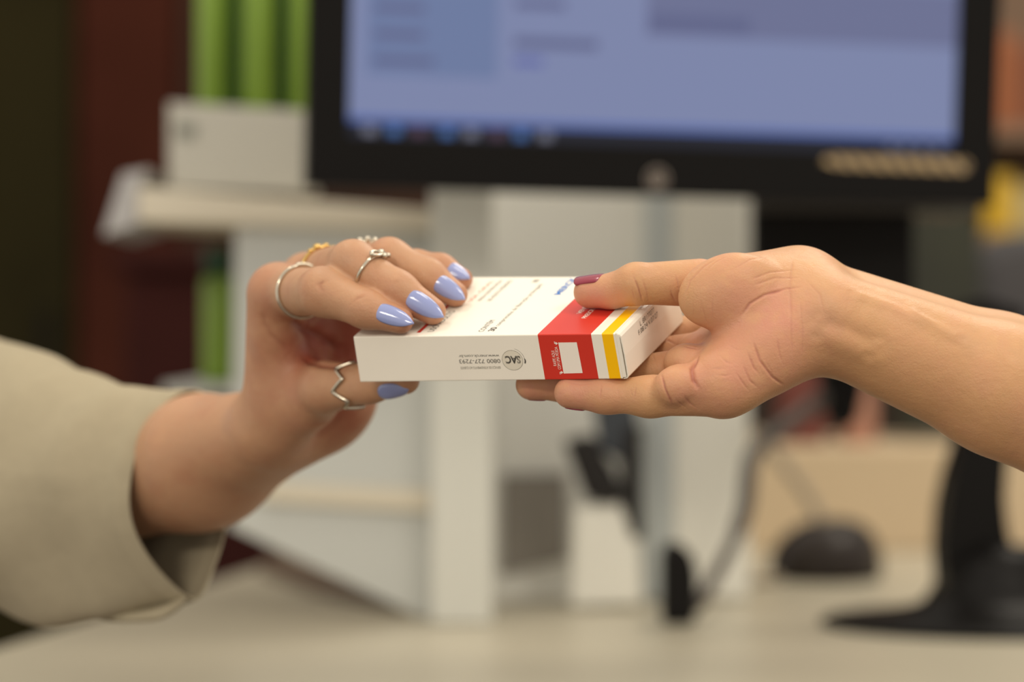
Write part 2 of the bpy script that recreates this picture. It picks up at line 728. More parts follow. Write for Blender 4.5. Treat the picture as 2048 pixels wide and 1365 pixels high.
# pads at the finger roots
RH.add(Blob(J(1356, 770, -4), (9.5 * mm, 7.5 * mm, 7.2 * mm), ax=J(1400, 760, 0) - J(1330, 785, -2)), 0.0042)
RH.add(Blob(J(1372, 722, 11), (8.5 * mm, 6.6 * mm, 8 * mm), ax=(1, 0.1, 0.2)), 0.0035)
RH.add(Blob(J(1398, 692, 30), (8.5 * mm, 5.5 * mm, 8 * mm), ax=(1, 0.1, 0.3)), 0.0022)
# thumb
r_th_tip = on_plane(1179, 585, True, 6.0)
r_mid = on_plane(1222, 583, True, 6.5)
r_ip = on_plane(1272, 568, True, 9.3)
r_th = [Cone(r_mid, 6.5 * mm, r_th_tip, 6.1 * mm), Cone(r_ip, 8.0 * mm, r_mid, 6.5 * mm),
        Cone(J(1400, 566, (r_ip[1] - 0.9) * 1000 + 4), 9.2 * mm, r_ip, 7.7 * mm)]
RH.finger(r_th, 0.002, 0.0014)
# little finger
r_li_tip = on_plane(1140, 786, False, 5.8)
r_li = [Cone(J(1212, 790, 9), 6.6 * mm, J(1140, 786, 13), 6.0 * mm),
        Cone(J(1300, 794, 3), 7.2 * mm, J(1212, 790, 9), 6.6 * mm),
        Cone(J(1392, 788, 2), 8.4 * mm, J(1300, 794, 3), 7.2 * mm)]
RH.finger(r_li, 0.004, 0.0025)
# ring finger
q0 = on_plane(1062, 770, False, 6.2)
q1 = on_plane(1130, 766, False, 7.6)
q2 = on_plane(1225, 757, False, 8.2)
r_ri = [Cone(q1, 6.8 * mm, q0, 5.9 * mm), Cone(q2, 7.4 * mm, q1, 6.8 * mm), Cone(J(1400, 735, 18), 8 * mm, q2, 7.4 * mm)]
RH.finger(r_ri, 0.004, 0.0025)
# middle finger
q0 = on_plane(1056, 738, False, 6.4)
q1 = on_plane(1125, 734, False, 8.0)
q2 = on_plane(1225, 728, False, 8.6)
r_mi = [Cone(q1, 7.0 * mm, q0, 6.1 * mm), Cone(q2, 7.8 * mm, q1, 7.0 * mm), Cone(J(1410, 704, 37), 8 * mm, q2, 7.8 * mm)]
RH.finger(r_mi, 0.004, 0.0025)
# index finger
q0 = on_plane(1120, 706, False, 6.4)
q1 = on_plane(1180, 704, False, 7.8)
q2 = on_plane(1275, 697, False, 8.6)
r_in = [Cone(q1, 7.0 * mm, q0, 6.1 * mm), Cone(q2, 7.8 * mm, q1, 7.0 * mm), Cone(J(1440, 658, 60), 8.8 * mm, q2, 7.8 * mm)]
RH.finger(r_in, 0.004, 0.004)

r_lines = [
    # creases of the palm and the finger roots
    ([(1396, 712), (1384, 738), (1388, 762), (1398, 782)], 0.8, -1.2, 0.5),
    ([(1320, 738), (1330, 778), (1346, 812)], 0.5, -0.45, 0.5),
    ([(1272, 772), (1268, 800)], 0.37, -0.2, 0.35),
    ([(1262, 775), (1264, 798)], 0.31, -0.16, 0.3),
    ([(1203, 768), (1200, 800)], 0.37, -0.24, 0.35),
    ([(1506, 682), (1520, 722), (1545, 755), (1568, 772)], 0.5, -0.48, 0.35),
    ([(1494, 702), (1508, 736), (1520, 752)], 0.43, -0.4, 0.3),
    ([(1485, 728), (1500, 762), (1518, 778)], 0.43, -0.28, 0.25),
    ([(1553, 672), (1560, 712), (1566, 730)], 0.43, -0.2, 0.2),
    ([(1585, 520), (1580, 580), (1583, 640), (1585, 712)], 0.5, -0.24, 0.12),
    ([(1568, 580), (1530, 590), (1500, 608), (1480, 636)], 0.56, -0.48, 0.3),
    ([(1605, 574), (1570, 578), (1540, 588)], 0.43, -0.24, 0.2),
    ([(1366, 790), (1380, 808), (1395, 818)], 0.5, -0.32, 0.3),
    ([(1350, 795), (1358, 806), (1376, 820)], 0.43, -0.24, 0.25),
    ([(1440, 712), (1452, 724), (1466, 730)], 0.5, -0.24, 0.2),
    ([(1420, 737), (1440, 738), (1455, 736)], 0.5, -0.24, 0.2),
    # thumb joint creases
    ([(1266, 550), (1276, 575), (1286, 606)], 0.43, -0.44, 0.4),
    ([(1262, 575), (1270, 600)], 0.37, -0.24, 0.35),
    ([(1340, 575), (1343, 590), (1352, 606)], 0.43, -0.4, 0.35),
    # thumb ball folds
    ([(1440, 512), (1405, 535), (1380, 562), (1368, 596)], 0.5, -0.32, 0.15),
    ([(1402, 600), (1400, 630)], 0.31, -0.1, 0.15),
    ([(1385, 600), (1388, 636)], 0.31, -0.1, 0.15),
    # ring, middle and index roots
    ([(1319, 690), (1336, 680), (1352, 690), (1400, 698)], 0.5, -0.56, 0.4),
    ([(1302, 700), (1308, 716), (1312, 726)], 0.37, -0.24, 0.3),
    ([(1340, 660), (1345, 684)], 0.37, -0.24, 0.3),
    ([(1300, 735), (1306, 756)], 0.37, -0.24, 0.3),
    # sinews and veins of the forearm
    ([(1700, 585), (1780, 612), (1860, 650), (1930, 680)], 2.6, 0.7, -0.05),
    ([(1820, 612), (1835, 630), (1880, 655)], 1.4, 0.5, -0.05),
    ([(1630, 672), (1690, 690), (1740, 712)], 4, 0.7, 0),
    ([(1640, 640), (1690, 655), (1760, 690)], 3, -0.7, 0.02),
    ([(1130, 764), (1160, 770), (1190, 768)], 0.35, -0.1, 0.1),
    ([(1235, 772), (1238, 800)], 0.35, -0.12, 0.2),
    ([(1310, 770), (1322, 800)], 0.4, -0.2, 0.2),
    ([(1425, 590), (1424, 640)], 0.35, -0.12, 0.12),
    ([(1600, 600), (1606, 660), (1604, 715)], 0.45, -0.2, 0.12),
    ([(1612, 560), (1640, 590), (1652, 640)], 0.5, -0.15, 0.1),
    ([(1500, 560), (1540, 545), (1590, 540)], 0.45, -0.2, 0.12),
    ([(1505, 572), (1550, 556), (1600, 556)], 0.45, -0.2, 0.12),
    ([(1465, 540), (1500, 520), (1540, 512)], 0.4, -0.12, 0.1),
    ([(1410, 545), (1430, 525), (1455, 512)], 0.4, -0.15, 0.12),
    ([(1455, 690), (1475, 700), (1490, 698)], 0.4, -0.15, 0.12),
    ([(1430, 750), (1450, 752), (1470, 748)], 0.4, -0.18, 0.15),
    ([(1470, 742), (1484, 764), (1500, 785)], 0.4, -0.25, 0.2),
    ([(1530, 720), (1548, 752)], 0.4, -0.2, 0.15),
    ([(1400, 600), (1412, 640), (1420, 652)], 0.35, -0.1, 0.12),
    ([(1282, 552), (1292, 580), (1298, 606)], 0.4, -0.2, 0.2),
    ([(1350, 545), (1356, 570), (1360, 596)], 0.4, -0.2, 0.2),
]
r_tints = [(J(1560, 650, -2), 0.018, 0.65), (J(1440, 590, 8), 0.016, 0.45), (J(1450, 750, -8), 0.014, 0.5), (J(1365, 775, -8), 0.010, 0.35),
           (J(1150, 785, 8), 0.016, 0.60), (J(1160, 590, 18), 0.014, 0.60), (J(1240, 595, 26), 0.010, 0.25), (J(1060, 780, 24), 0.014, 0.45),
           (J(1375, 720, 10), 0.012, 0.3), (J(1400, 680, 30), 0.014, 0.3), (J(1330, 680, 45), 0.014, 0.25)]
P = [p for p in RH.palm]
person_right = build_body('person', RH, J(1000, 900, -40) * [1, 1, 0] + [0, 0, W(1000, 1080, 0.9).z], np.array([W(2560, 700, 0.9).x, 0.985, W(1500, 470, 0.9).z]), 0.0011, r_lines, r_tints, None, skin_right, True)
tag(person_right, 'bare forearm and hand with wine red nails holding the banded end of the medicine box', 'person')
nail(person_right, r_th[0], (0.02, -0.3, 1), 1.2, 12.8, 9.8, wine, 'wine red thumbnail', False, 0.6)
nail(person_right, r_li[0], (0.05, 0.55, -1), 7.5, 8.5, 8.6, wine, 'wine red little fingernail', False, 0.5)
nail(person_right, r_ri[0], (0.05, 0.8, -1), 7.0, 8.0, 9.0, wine, 'wine red fingernail', False)
nail(person_right, r_mi[0], (0.05, 0.8, -1), 7.0, 8.5, 9.4, wine, 'wine red fingernail', False)
nail(person_right, r_in[0], (0.05, 0.8, -1), 7.0, 8.0, 9.2, wine, 'wine red fingernail', False)

# ------------------------------------------------------------------ left hand person
LH = Body()
# forearm and wrist
LH.add(Cone(J(520, 862, 130), 16 * mm, J(400, 900, 165), 23 * mm), 0.02)
LH.add(Cone(J(572, 868, 148), 15.5 * mm, J(425, 955, 195), 20 * mm), 0.02)
LH.add(Cone(J(395, 930, 182), 26 * mm, J(-60, 1010, 290), 36 * mm), 0.02)
# palm: metacarpals
LH.add(Cone(J(548, 845, 118), 13 * mm, J(553, 588, 92), 12.0 * mm), 0.014)
LH.add(Cone(J(570, 850, 134), 12.5 * mm, J(615, 560, 113), 10.0 * mm), 0.012)
LH.add(Cone(J(590, 835, 146), 12 * mm, J(675, 548, 128), 9.5 * mm), 0.012)
LH.add(Cone(J(612, 838, 150), 13 * mm, J(735, 560, 136), 9.5 * mm), 0.014)
# ball of the thumb, heel of the hand
LH.add(Blob(J(600, 800, 106), (24 * mm, 15 * mm, 14 * mm), ax=J(690, 770, 80) - J(530, 850, 122), ay=(0, 0, 1)), 0.012)
LH.add(Blob(J(666, 806, 142), (15 * mm, 20 * mm, 12 * mm), ax=J(740, 800, 150) - J(600, 850, 140), ay=J(700, 720, 142) - J(620, 900, 148)), 0.012)
LH.add(Cone(J(690, 790, 140), 11.5 * mm, J(735, 600, 138), 10 * mm), 0.014)
# thumb
l_th_tip = on_plane(811, 761, False, 6.0)
l_ip = on_plane(738, 768, False, 8.0)
l_th = [Cone(l_ip, 7.5 * mm, l_th_tip, 5.6 * mm),
        Cone(J(655, 774, 82), 10.4 * mm, l_ip, 7.4 * mm)]
LH.finger(l_th, 0.004, 0.012)
# fingers over the top
t_in, t_mi, t_ri, t_li = on_plane(801, 642, True, 5.2), on_plane(865, 623, True, 5.2), on_plane(910, 589, True, 5.0), on_plane(922, 559, True, 4.6)


def dep(p):
    return (p[1] - 0.9) * 1000


d = dep(t_in)
l_in = [Cone(J(733, 619, d + 5), 7.0 * mm, t_in, 5.0 * mm), Cone(J(648, 584, d + 16), 9.3 * mm, J(733, 619, d + 5), 7.0 * mm),
        Cone(J(563, 584, 92), 10.6 * mm, J(648, 584, d + 16), 9.2 * mm)]
LH.finger(l_in, 0.004, 0.006)
d = dep(t_mi)
l_mi = [Cone(J(795, 582, d + 5), 7.4 * mm, t_mi, 5.2 * mm), Cone(J(706, 528, d + 16), 8.8 * mm, J(795, 582, d + 5), 7.3 * mm),
        Cone(J(615, 556, 108), 10.2 * mm, J(706, 528, d + 16), 8.9 * mm)]
LH.finger(l_mi, 0.004, 0.006)
d = dep(t_ri)
l_ri = [Cone(J(855, 555, d + 4), 7.0 * mm, t_ri, 5.0 * mm), Cone(J(778, 520, d + 12), 8.2 * mm, J(855, 555, d + 4), 7.0 * mm),
        Cone(J(675, 544, 122), 9.6 * mm, J(778, 520, d + 12), 8.3 * mm)]
LH.finger(l_ri, 0.004, 0.006)
d = dep(t_li)
l_li = [Cone(J(880, 541, d + 4), 6.2 * mm, t_li, 4.7 * mm), Cone(J(832, 537, d + 9), 7.0 * mm, J(880, 541, d + 4), 6.2 * mm),
        Cone(J(735, 556, 136), 9.0 * mm, J(832, 537, d + 9), 7.0 * mm)]
LH.finger(l_li, 0.004, 0.006)

l_lines = [
    ([(648, 556), (640, 572), (650, 590)], 1.0, -0.3, 0.25),
    ([(660, 560), (640, 566), (625, 572)], 0.9, -0.3, 0.25),
    ([(735, 590), (712, 598), (700, 608)], 0.8, -0.3, 0.2),
    ([(800, 560), (782, 568)], 0.8, -0.25, 0.2),
    ([(585, 640), (610, 660), (640, 672), (680, 700)], 2.2, -1.6, 0.7),
    ([(600, 716), (640, 730), (690, 736)], 1.8, -1.0, 0.6),
    ([(650, 690), (680, 715), (694, 735)], 1.2, 0.6, 0.1),
    ([(524, 620), (530, 650), (545, 672), (580, 700)], 1.6, -0.5, 0.2),
    ([(620, 850), (650, 846), (672, 836)], 1.5, -0.5, 0.2),
    ([(600, 880), (640, 872), (690, 830)], 1.8, -0.5, 0.15),
]
l_tints = [(J(640, 690, 108), 0.024, 0.95), (J(690, 720, 118), 0.022, 0.8), (J(690, 850, 130), 0.018, 0.35), (J(510, 560, 82), 0.012, 0.25),  # first two tints paint the shade in the palm hollow
           (J(740, 650, 40), 0.012, 0.2), (t_in, 0.01, 0.3), (t_mi, 0.01, 0.3), (t_ri, 0.01, 0.3), (t_li, 0.012, 0.35)]
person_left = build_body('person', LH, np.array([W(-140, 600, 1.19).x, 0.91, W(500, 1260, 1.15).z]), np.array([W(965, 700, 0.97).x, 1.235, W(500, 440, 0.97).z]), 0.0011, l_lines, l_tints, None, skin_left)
tag(person_left, 'hand with lilac nails and rings in a cream sleeve, gripping the plain end', 'person')
UPN = np.array([-0.1, -1.7, 0.55])
nail(person_left, l_in[0], (-0.1, -1.8, 0.38), 5.6, 16.4, 7.8, lilac, 'lilac almond shaped nail')
nail(person_left, l_mi[0], (-0.1, -1.9, 0.2), 6.0, 17.2, 8.2, lilac, 'lilac almond shaped nail')
nail(person_left, l_ri[0], (-0.1, -1.9, 0.3), 4.2, 15.2, 7.8, lilac, 'lilac almond shaped nail')
nail(person_left, l_li[0], UPN + [0, 0.9, 0], 1.5, 13.5, 7.4, lilac, 'lilac almond shaped nail')
nail(person_left, l_th[0], (0.1, -0.75, -0.75), 7.0, 13.5, 9.8, lilac, 'lilac thumbnail', lift=0.9)


def ring_frame(cone, t):
    ax = cone.b - cone.a
    Lb = np.linalg.norm(ax)
    ax /= Lb
    c = cone.a + (cone.b - cone.a) * t
    r = cone.ra + (cone.rb - cone.ra) * t
    up = np.array([0, -0.35, 1.0])
    up -= ax * (up @ ax)
    up /= np.linalg.norm(up)
    return Vector(c), Vector(ax), Vector(up), Vector(np.cross(ax, up)), r


def band(bm, c, ax, up, sd, R, w, zig=None, n=64):
    pts = []
    for k in range(n):
        a = 2 * math.pi * k / n
        p = c + (up * math.cos(a) + sd * math.sin(a)) * R
        if zig:
            p = p + ax * zig(a)
        pts.append(p)
    tube_bm(pts, w, 10, bm, True)


# index finger: plain silver band with a twisted top
bm = bmesh.new()
c, ax, up, sd, r = ring_frame(l_in[2], 0.5)
band(bm, c, ax, up, sd, r + 0.6 * mm, 0.8 * mm)
for k in range(5):
    a = (k - 2) * 0.13 - 0.25
    ball(bm, c + (up * math.cos(a) + sd * math.sin(a)) * (r + 1.0 * mm), 1.15 * mm, (1, 1, 1))
bm_obj('ring', bm, silver, person_left, True)['label'] = 'silver band with a twisted top on the index finger'
# middle finger: gold nugget ring near the knuckle
bm = bmesh.new()
c, ax, up, sd, r = ring_frame(l_mi[2], 0.42)
band(bm, c, ax, up, sd, r + 0.5 * mm, 0.9 * mm)
for a, s in ((-0.45, 1.2), (-0.15, 1.5), (0.2, 1.9), (0.5, 1.2)):
    ball(bm, c + (up * math.cos(a) + sd * math.sin(a)) * (r + 1.1 * mm), s * mm, (1, 1, 0.8))
bm_obj('ring', bm, gold, person_left, True)['label'] = 'gold nugget ring on the middle finger'
# middle finger: silver bow ring
bm = bmesh.new()
c, ax, up, sd, r = ring_frame(l_mi[1], 0.42)
band(bm, c, ax, up, sd, r + 0.5 * mm, 0.75 * mm)
upb = (up * 0.95 + sd * -0.3).normalized()
sdb = (sd - upb * sd.dot(upb)).normalized()
k0 = c + upb * (r + 1.7 * mm)
ball(bm, k0, 1.5 * mm)
for s in (-1, 1):
    loop = []
    for k in range(16):
        a = 2 * math.pi * k / 16
        loop.append(k0 + sdb * s * (3.1 * mm * (1 - math.cos(a)) / 1.0 * 0.95) + ax * (1.7 * mm * math.sin(a)) - upb * (0.5 * mm * (1 - math.cos(a))))
    tube_bm(loop, 0.62 * mm, 8, bm, True)
    ball(bm, k0 + sdb * s * 5.6 * mm - upb * 1.0 * mm, 1.1 * mm)
ball(bm, k0 + ax * 2.0 * mm - upb * 0.4 * mm, 1.2 * mm)
bm_obj('ring', bm, silver, person_left, True)['label'] = 'silver bow ring on the middle finger'
# ring finger: small silver balls
bm = bmesh.new()
c, ax, up, sd, r = ring_frame(l_ri[2], 0.62)
band(bm, c, ax, up, sd, r + 0.5 * mm, 0.75 * mm)
for a in (-0.42, -0.1, 0.22):
    ball(bm, c + (up * math.cos(a) + sd * math.sin(a)) * (r + 1.5 * mm), 1.5 * mm)
bm_obj('ring', bm, silver, person_left, True)['label'] = 'silver ring with little balls on the ring finger'
# thumb: zigzag ring
bm = bmesh.new()
c, ax, up, sd, r = ring_frame(l_th[1], 0.62)


def zig(a):
    x = (a / (2 * math.pi) * 6) % 1
    return (abs(x - 0.5) * 4 - 1) * 3.0 * mm


band(bm, c, ax, up, sd, r + 0.7 * mm, 0.85 * mm, zig, 120)
bm_obj('ring', bm, silver, person_left, True)['label'] = 'silver zigzag ring on the thumb'


# ------------------------------------------------------------------ sleeve of the left person
cloth = mat('cream_cloth_dimmed', srgb(164, 153, 129), rough=0.85, spec=0.2, noise=0.03, scale=120, bump=0.25)  # cream darkened in the colour for weaker light on the left
st = [  # picture centre, distance, half height, half width (mm), lean of the ring
    ((361, 990), 181, 45.5, 26, 0.0),
    ((330, 996), 186, 47.5, 29, 0.0),
    ((240, 1008), 200, 51.5, 34, 0.0),
    ((130, 988), 220, 57, 39, 0.0),
    ((60, 962), 238, 60, 42, 0.0),
    ((-20, 935), 260, 61, 44, 0.0),
    ((-250, 860), 315, 62, 46, 0.0),
    ((-520, 780), 375, 66, 50, 0.0)]
ctrs = [Vector(J(c[0], c[1], d)) for c, d, *_ in st]
path = smooth_path(ctrs, 10)
NS = 96
prm = []
for i in range(len(st) - 1):
    for k in range(10):
        t = k / 10
        t = t * t * (3 - 2 * t)
        prm.append([st[i][j] * (1 - t) + st[i + 1][j] * t for j in (2, 3)])
prm.append([st[-1][2], st[-1][3]])
hv = Vector((0.74, 0.67, 0.0)).normalized()
vv = Vector((0.03, 0.0, 1.0)).normalized()
bm = bmesh.new()
rings = []
Lc = 0
for i, c in enumerate(path):
    if i:
        Lc += (path[i] - path[i - 1]).length
    a, b = prm[i]
    row = []
    for k in range(NS):
        th = 2 * math.pi * k / NS
        co, si = math.cos(th), math.sin(th)
        # soft drape: flatter flanks, a fuller underside
        pinch = math.exp(-(Lc / 0.03) ** 2)
        cw = co * (1 - 0.45 * pinch * max(0, -si) ** 2)
        n = hv * cw * b + vv * si * a + Vector((1, 0, 0)) * ((si * si * 4.0 + max(0, -si) ** 2 * 3.5) * pinch)
        p = c + n * mm
        q = Vector((p.x * 1.0, p.y, p.z))
        fade = min(1, Lc / 0.03)
        f = mnoise.noise(Vector((q.x * 14 + q.z * 9, q.y * 10, q.z * 11))) * 6.5
        f += mnoise.noise(Vector((q.x * 30 - q.z * 22, q.y * 20, q.z * 16 + 5))) * 3.0
        f += math.exp(-((th - 4.2 - 6 * (Lc - 0.03)) / 0.25) ** 2) * 4.0
        f *= fade
        rim = math.exp(-(Lc / 0.0022) ** 2) * 0.6 + (-0.35 if 0.008 < Lc < 0.0095 else 0)
        # stitched placket line along the near flank
        pl = 1.1 * math.exp(-((th - 2.92) / 0.035) ** 2) * (0.7 + 0.3 * math.sin(Lc * 420)) if Lc > 0.02 else 0
        row.append(bm.verts.new(p + n.normalized() * (f + rim + pl) * mm))
    rings.append(row)
for A, B in zip(rings, rings[1:]):
    for k in range(NS):
        bm.faces.new([A[k], A[(k + 1) % NS], B[(k + 1) % NS], B[k]])
# open end of the cuff slit: a hanging fold under the arm
fold = [(372, 1192, 181), (330, 1210, 182), (270, 1222, 190), (215, 1224, 200), (175, 1222, 206)]
drop = [(372, 1200, 176), (325, 1238, 176), (268, 1244, 184), (215, 1240, 196), (172, 1228, 204)]
mid = [((a[0] + b[0]) / 2, (a[1] + b[1]) / 2 + 2, (a[2] + b[2]) / 2 - 4) for a, b in zip(fold, drop)]
rows = [[bm.verts.new(Vector(J(*p))) for p in smooth_path([Vector(x) for x in r], 6)] for r in (fold, mid, drop)]
for A, B in zip(rows, rows[1:]):
    for k in range(len(A) - 1):
        bm.faces.new([A[k], A[k + 1], B[k + 1], B[k]])
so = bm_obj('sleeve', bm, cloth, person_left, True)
so['label'] = 'loose cream sleeve with an open cuff'
md = so.modifiers.new('cloth_thickness', 'SOLIDIFY')
md.thickness = 0.0012
md.offset = 1


# ------------------------------------------------------------------ the medicine box
cA = ray_face(707, 674, 1, 0)
cB = ray_face(1230, 667.5, 1, 0)
cC = ray_face(1246, 758.5, 1, 0)
cD = ray_face(721, 765, 1, 0)
cE = ray_face(1357, 647, 1, BD)
cG = ray_face(1343.5, 553, 1, BD)
cF = ray_face(841, 554.5, 1, BD)
cK = cD + (cE - cC)


def BX(x, y, z):
    """box space (mm along length, depth, height) to the room"""
    u, v, w = x / 110, y / (BD * 1000), z / (BH * 1000)
    p = (cD * (1 - u) * (1 - w) + cC * u * (1 - w) + cA * (1 - u) * w + cB * u * w) * (1 - v) + (cK * (1 - u) * (1 - w) + cE * u * (1 - w) + cF * (1 - u) * w + cG * u * w) * v
    return Vector(p)


DB, HB = BD * 1000, BH * 1000
carton = mat('white_carton', srgb(243, 236, 222), rough=0.38, spec=0.35, noise=0.015, scale=60)
carton_in = mat('carton_inside', srgb(226, 218, 200), rough=0.6)
red_ink = mat('red_ink', srgb(208, 54, 40), rough=0.36, spec=0.35)
yellow_ink = mat('yellow_ink', srgb(255, 194, 0), rough=0.36, spec=0.35)
grey_ink = mat('dark_grey_ink', srgb(72, 68, 62), rough=0.5)
pale_ink = mat('pale_grey_ink', srgb(128, 123, 110), rough=0.5)
blue_ink = mat('blue_ink', srgb(40, 112, 190), rough=0.5)
salmon_ink = mat('salmon_ink', srgb(232, 120, 84), rough=0.5)
white_ink = mat('white_ink', srgb(244, 234, 222), rough=0.5)
disc_ink = mat('grey_disc_ink', srgb(226, 218, 200), rough=0.5)

bxo = empty('medicine_box', BX(55, DB / 2, 0), 'white medicine carton with red and yellow bands held between the two hands', 'box')

# body: four walls, coloured bands printed round it near one end
X = [78.5 * k / 8 for k in range(9)] + [85.8, 93.0, 100.3, 104.6, 109.2, 110]
band_mat = [0] * 8 + [1, 1, 1, 0, 2, 0]
bm = bmesh.new()
rr = 0.5
prof = []
for (cy, cz, a0) in ((rr, rr, 180), (DB - rr, rr, 270), (DB - rr, HB - rr, 0), (rr, HB - rr, 90)):
    for k in range(4):
        a = math.radians(a0 + k * 30)
        prof.append((cy + rr * math.cos(a), cz + rr * math.sin(a)))
full = []
for a, c in zip(prof, prof[1:] + prof[:1]):
    nseg = max(1, int(math.hypot(c[0] - a[0], c[1] - a[1]) / 6))
    full += [(a[0] + (c[0] - a[0]) * k / nseg, a[1] + (c[1] - a[1]) * k / nseg) for k in range(nseg)]
prof = full
NP_ = len(prof)
rings = []
for x in X:
    rings.append([bm.verts.new(BX(x, y, z)) for y, z in prof])
for i in range(len(X) - 1):
    for k in range(len(prof)):
        f = bm.faces.new([rings[i][k], rings[i][(k + 1) % NP_], rings[i + 1][(k + 1) % NP_], rings[i + 1][k]])
        f.material_index = band_mat[i]
bm.faces.new(rings[0][::-1])
inn = [bm.verts.new(BX(110, DB / 2 + (y - DB / 2) * 0.985, HB / 2 + (z - HB / 2) * 0.95)) for y, z in prof]
deep = [bm.verts.new(BX(108.6, DB / 2 + (y - DB / 2) * 0.985, HB / 2 + (z - HB / 2) * 0.95)) for y, z in prof]
for k in range(NP_):
    bm.faces.new([rings[-1][k], rings[-1][(k + 1) % NP_], inn[(k + 1) % NP_], inn[k]]).material_index = 3
    bm.faces.new([inn[k], inn[(k + 1) % NP_], deep[(k + 1) % NP_], deep[k]]).material_index = 3
bm.faces.new(deep).material_index = 3
o = bm_obj('carton_body', bm, [carton, red_ink, yellow_ink, carton_in], bxo, False)
for p in o.data.polygons:
    p.use_smooth = len(p.vertices) == 4 and False

# tuck flap closing the end, folded over from the top
bm = bmesh.new()
fp = [(108.9, HB - 0.1), (110.3, HB - 0.15), (111.4, HB - 0.6), (112.0, HB - 1.6), (112.3, HB * 0.5), (112.2, 1.0), (111.6, 0.1), (110.2, -0.15)]
rows = []
for (x, z) in fp:
    rows.append([bm.verts.new(BX(x, y, z)) for y in (0.5, DB * 0.33, DB * 0.66, DB - 0.5)])
ins = []
for (x, z) in fp:
    ins.append([bm.verts.new(BX(x - 0.45 if 0.9 < z < HB - 0.5 else x - 0.1, y, z - 0.4 if z > HB / 2 else z + 0.4)) for y in (0.5, DB * 0.33, DB * 0.66, DB - 0.5)])
for i in range(len(fp) - 1):
    for k in range(3):
        bm.faces.new([rows[i][k], rows[i][k + 1], rows[i + 1][k + 1], rows[i + 1][k]])
        bm.faces.new([ins[i][k], ins[i + 1][k], ins[i + 1][k + 1], ins[i][k + 1]])
    for k in (0, 3):
        bm.faces.new([rows[i][k], rows[i + 1][k], ins[i + 1][k], ins[i][k]])
for i in (0, len(fp) - 1):
    for k in range(3):
        bm.faces.new([rows[i][k], ins[i][k], ins[i][k + 1], rows[i][k + 1]])
bm_obj('end_flap', bm, carton, bxo, False)

# folded-in side flap showing as a pale strip in the slot
bm = box_bm((109.0, 0.28, 0.7), (111.35, 16.0, HB - 0.7))
for v in bm.verts:
    v.co = BX(*v.co)
bm_obj('side_flap', bm, carton, bxo)


def face_map(face):
    e = 0.05
    if face == 'front':
        return lambda x, z: BX(x, -e, z)
    if face == 'top':
        return lambda x, y: BX(x, y, HB + e)
    return lambda y, z: BX(112.35 - abs(z - HB / 2) / (HB / 2) * 0.08, y, z)


def text_part(body, size, face, origin, read, up, m, width=None, name='printed_text', bold=0.0):
    cu = bpy.data.curves.new(name, 'FONT')
    cu.body = body
    cu.size = 1
    cu.offset = bold
    tmp = bpy.data.objects.new(name, cu)
    COL.objects.link(tmp)
    bpy.context.view_layer.update()
    me = bpy.data.meshes.new_from_object(tmp.evaluated_get(bpy.context.evaluated_depsgraph_get()))
    bpy.data.objects.remove(tmp)
    bpy.data.curves.remove(cu)
    xs = [v.co.x for v in me.vertices]
    ys = [v.co.y for v in me.vertices]
    x0, w = min(xs), max(xs) - min(xs)
    sx = (width / w) if width else size
    sy = size / 0.7
    fm = face_map(face)
    for v in me.vertices:
        a, b = (v.co.x - x0) * sx, v.co.y * sy
        v.co = fm(origin[0] + read[0] * a + up[0] * b, origin[1] + read[1] * a + up[1] * b)
    me.update()
    return obj(name, me, bxo, [m])


def poly_part(pts, face, m, name, parent=None, holes=False):
    fm = face_map(face)
    bm = bmesh.new()
    if holes:
        n = len(pts) // 2
        vs = [bm.verts.new(fm(*p)) for p in pts]
        for k in range(n - (0 if holes == 'closed' else 1)):
            bm.faces.new([vs[k], vs[(k + 1) % n], vs[n + (k + 1) % n], vs[n + k]])
    else:
        bm.faces.new([bm.verts.new(fm(*p)) for p in pts])
    return bm_obj(name, bm, m, bxo)


def inv_front(px, py):
    """box coordinates on the front wall of a picture point"""
    u, w = 0.5, 0.5
    for _ in range(20):
        def pr(u, w):
            p = BX(u * 110, 0, w * HB)
            return np.array([1024 + F_PX * p.x / p.y, 682.5 - F_PX * (p.z - CAM_Z) / p.y])
        q = pr(u, w)
        Jm = np.stack([(pr(u + 1e-4, w) - q) / 1e-4, (pr(u, w + 1e-4) - q) / 1e-4], 1)
        du = np.linalg.solve(Jm, np.array([px, py]) - q)
        u, w = u + du[0], w + du[1]
    return (u * 110, w * HB)


def inv_top(px, py):
    u, v = 0.5, 0.5
    for _ in range(20):
        def pr(u, v):
            p = BX(u * 110, v * DB, HB)
            return np.array([1024 + F_PX * p.x / p.y, 682.5 - F_PX * (p.z - CAM_Z) / p.y])
        q = pr(u, v)
        Jm = np.stack([(pr(u + 1e-4, v) - q) / 1e-4, (pr(u, v + 1e-4) - q) / 1e-4], 1)
        du = np.linalg.solve(Jm, np.array([px, py]) - q)
        u, v = u + du[0], v + du[1]
    return (u * 110, v * DB)


def inv_end(px, py):
    v, w = 0.5, 0.5
    for _ in range(20):
        def pr(v, w):
            p = BX(112.35, v * DB, w * HB)
            return np.array([1024 + F_PX * p.x / p.y, 682.5 - F_PX * (p.z - CAM_Z) / p.y])
        q = pr(v, w)
        Jm = np.stack([(pr(v + 1e-4, w) - q) / 1e-4, (pr(v, w + 1e-4) - q) / 1e-4], 1)
        du = np.linalg.solve(Jm, np.array([px, py]) - q)
        v, w = v + du[0], w + du[1]
    return (v * DB, w * HB)


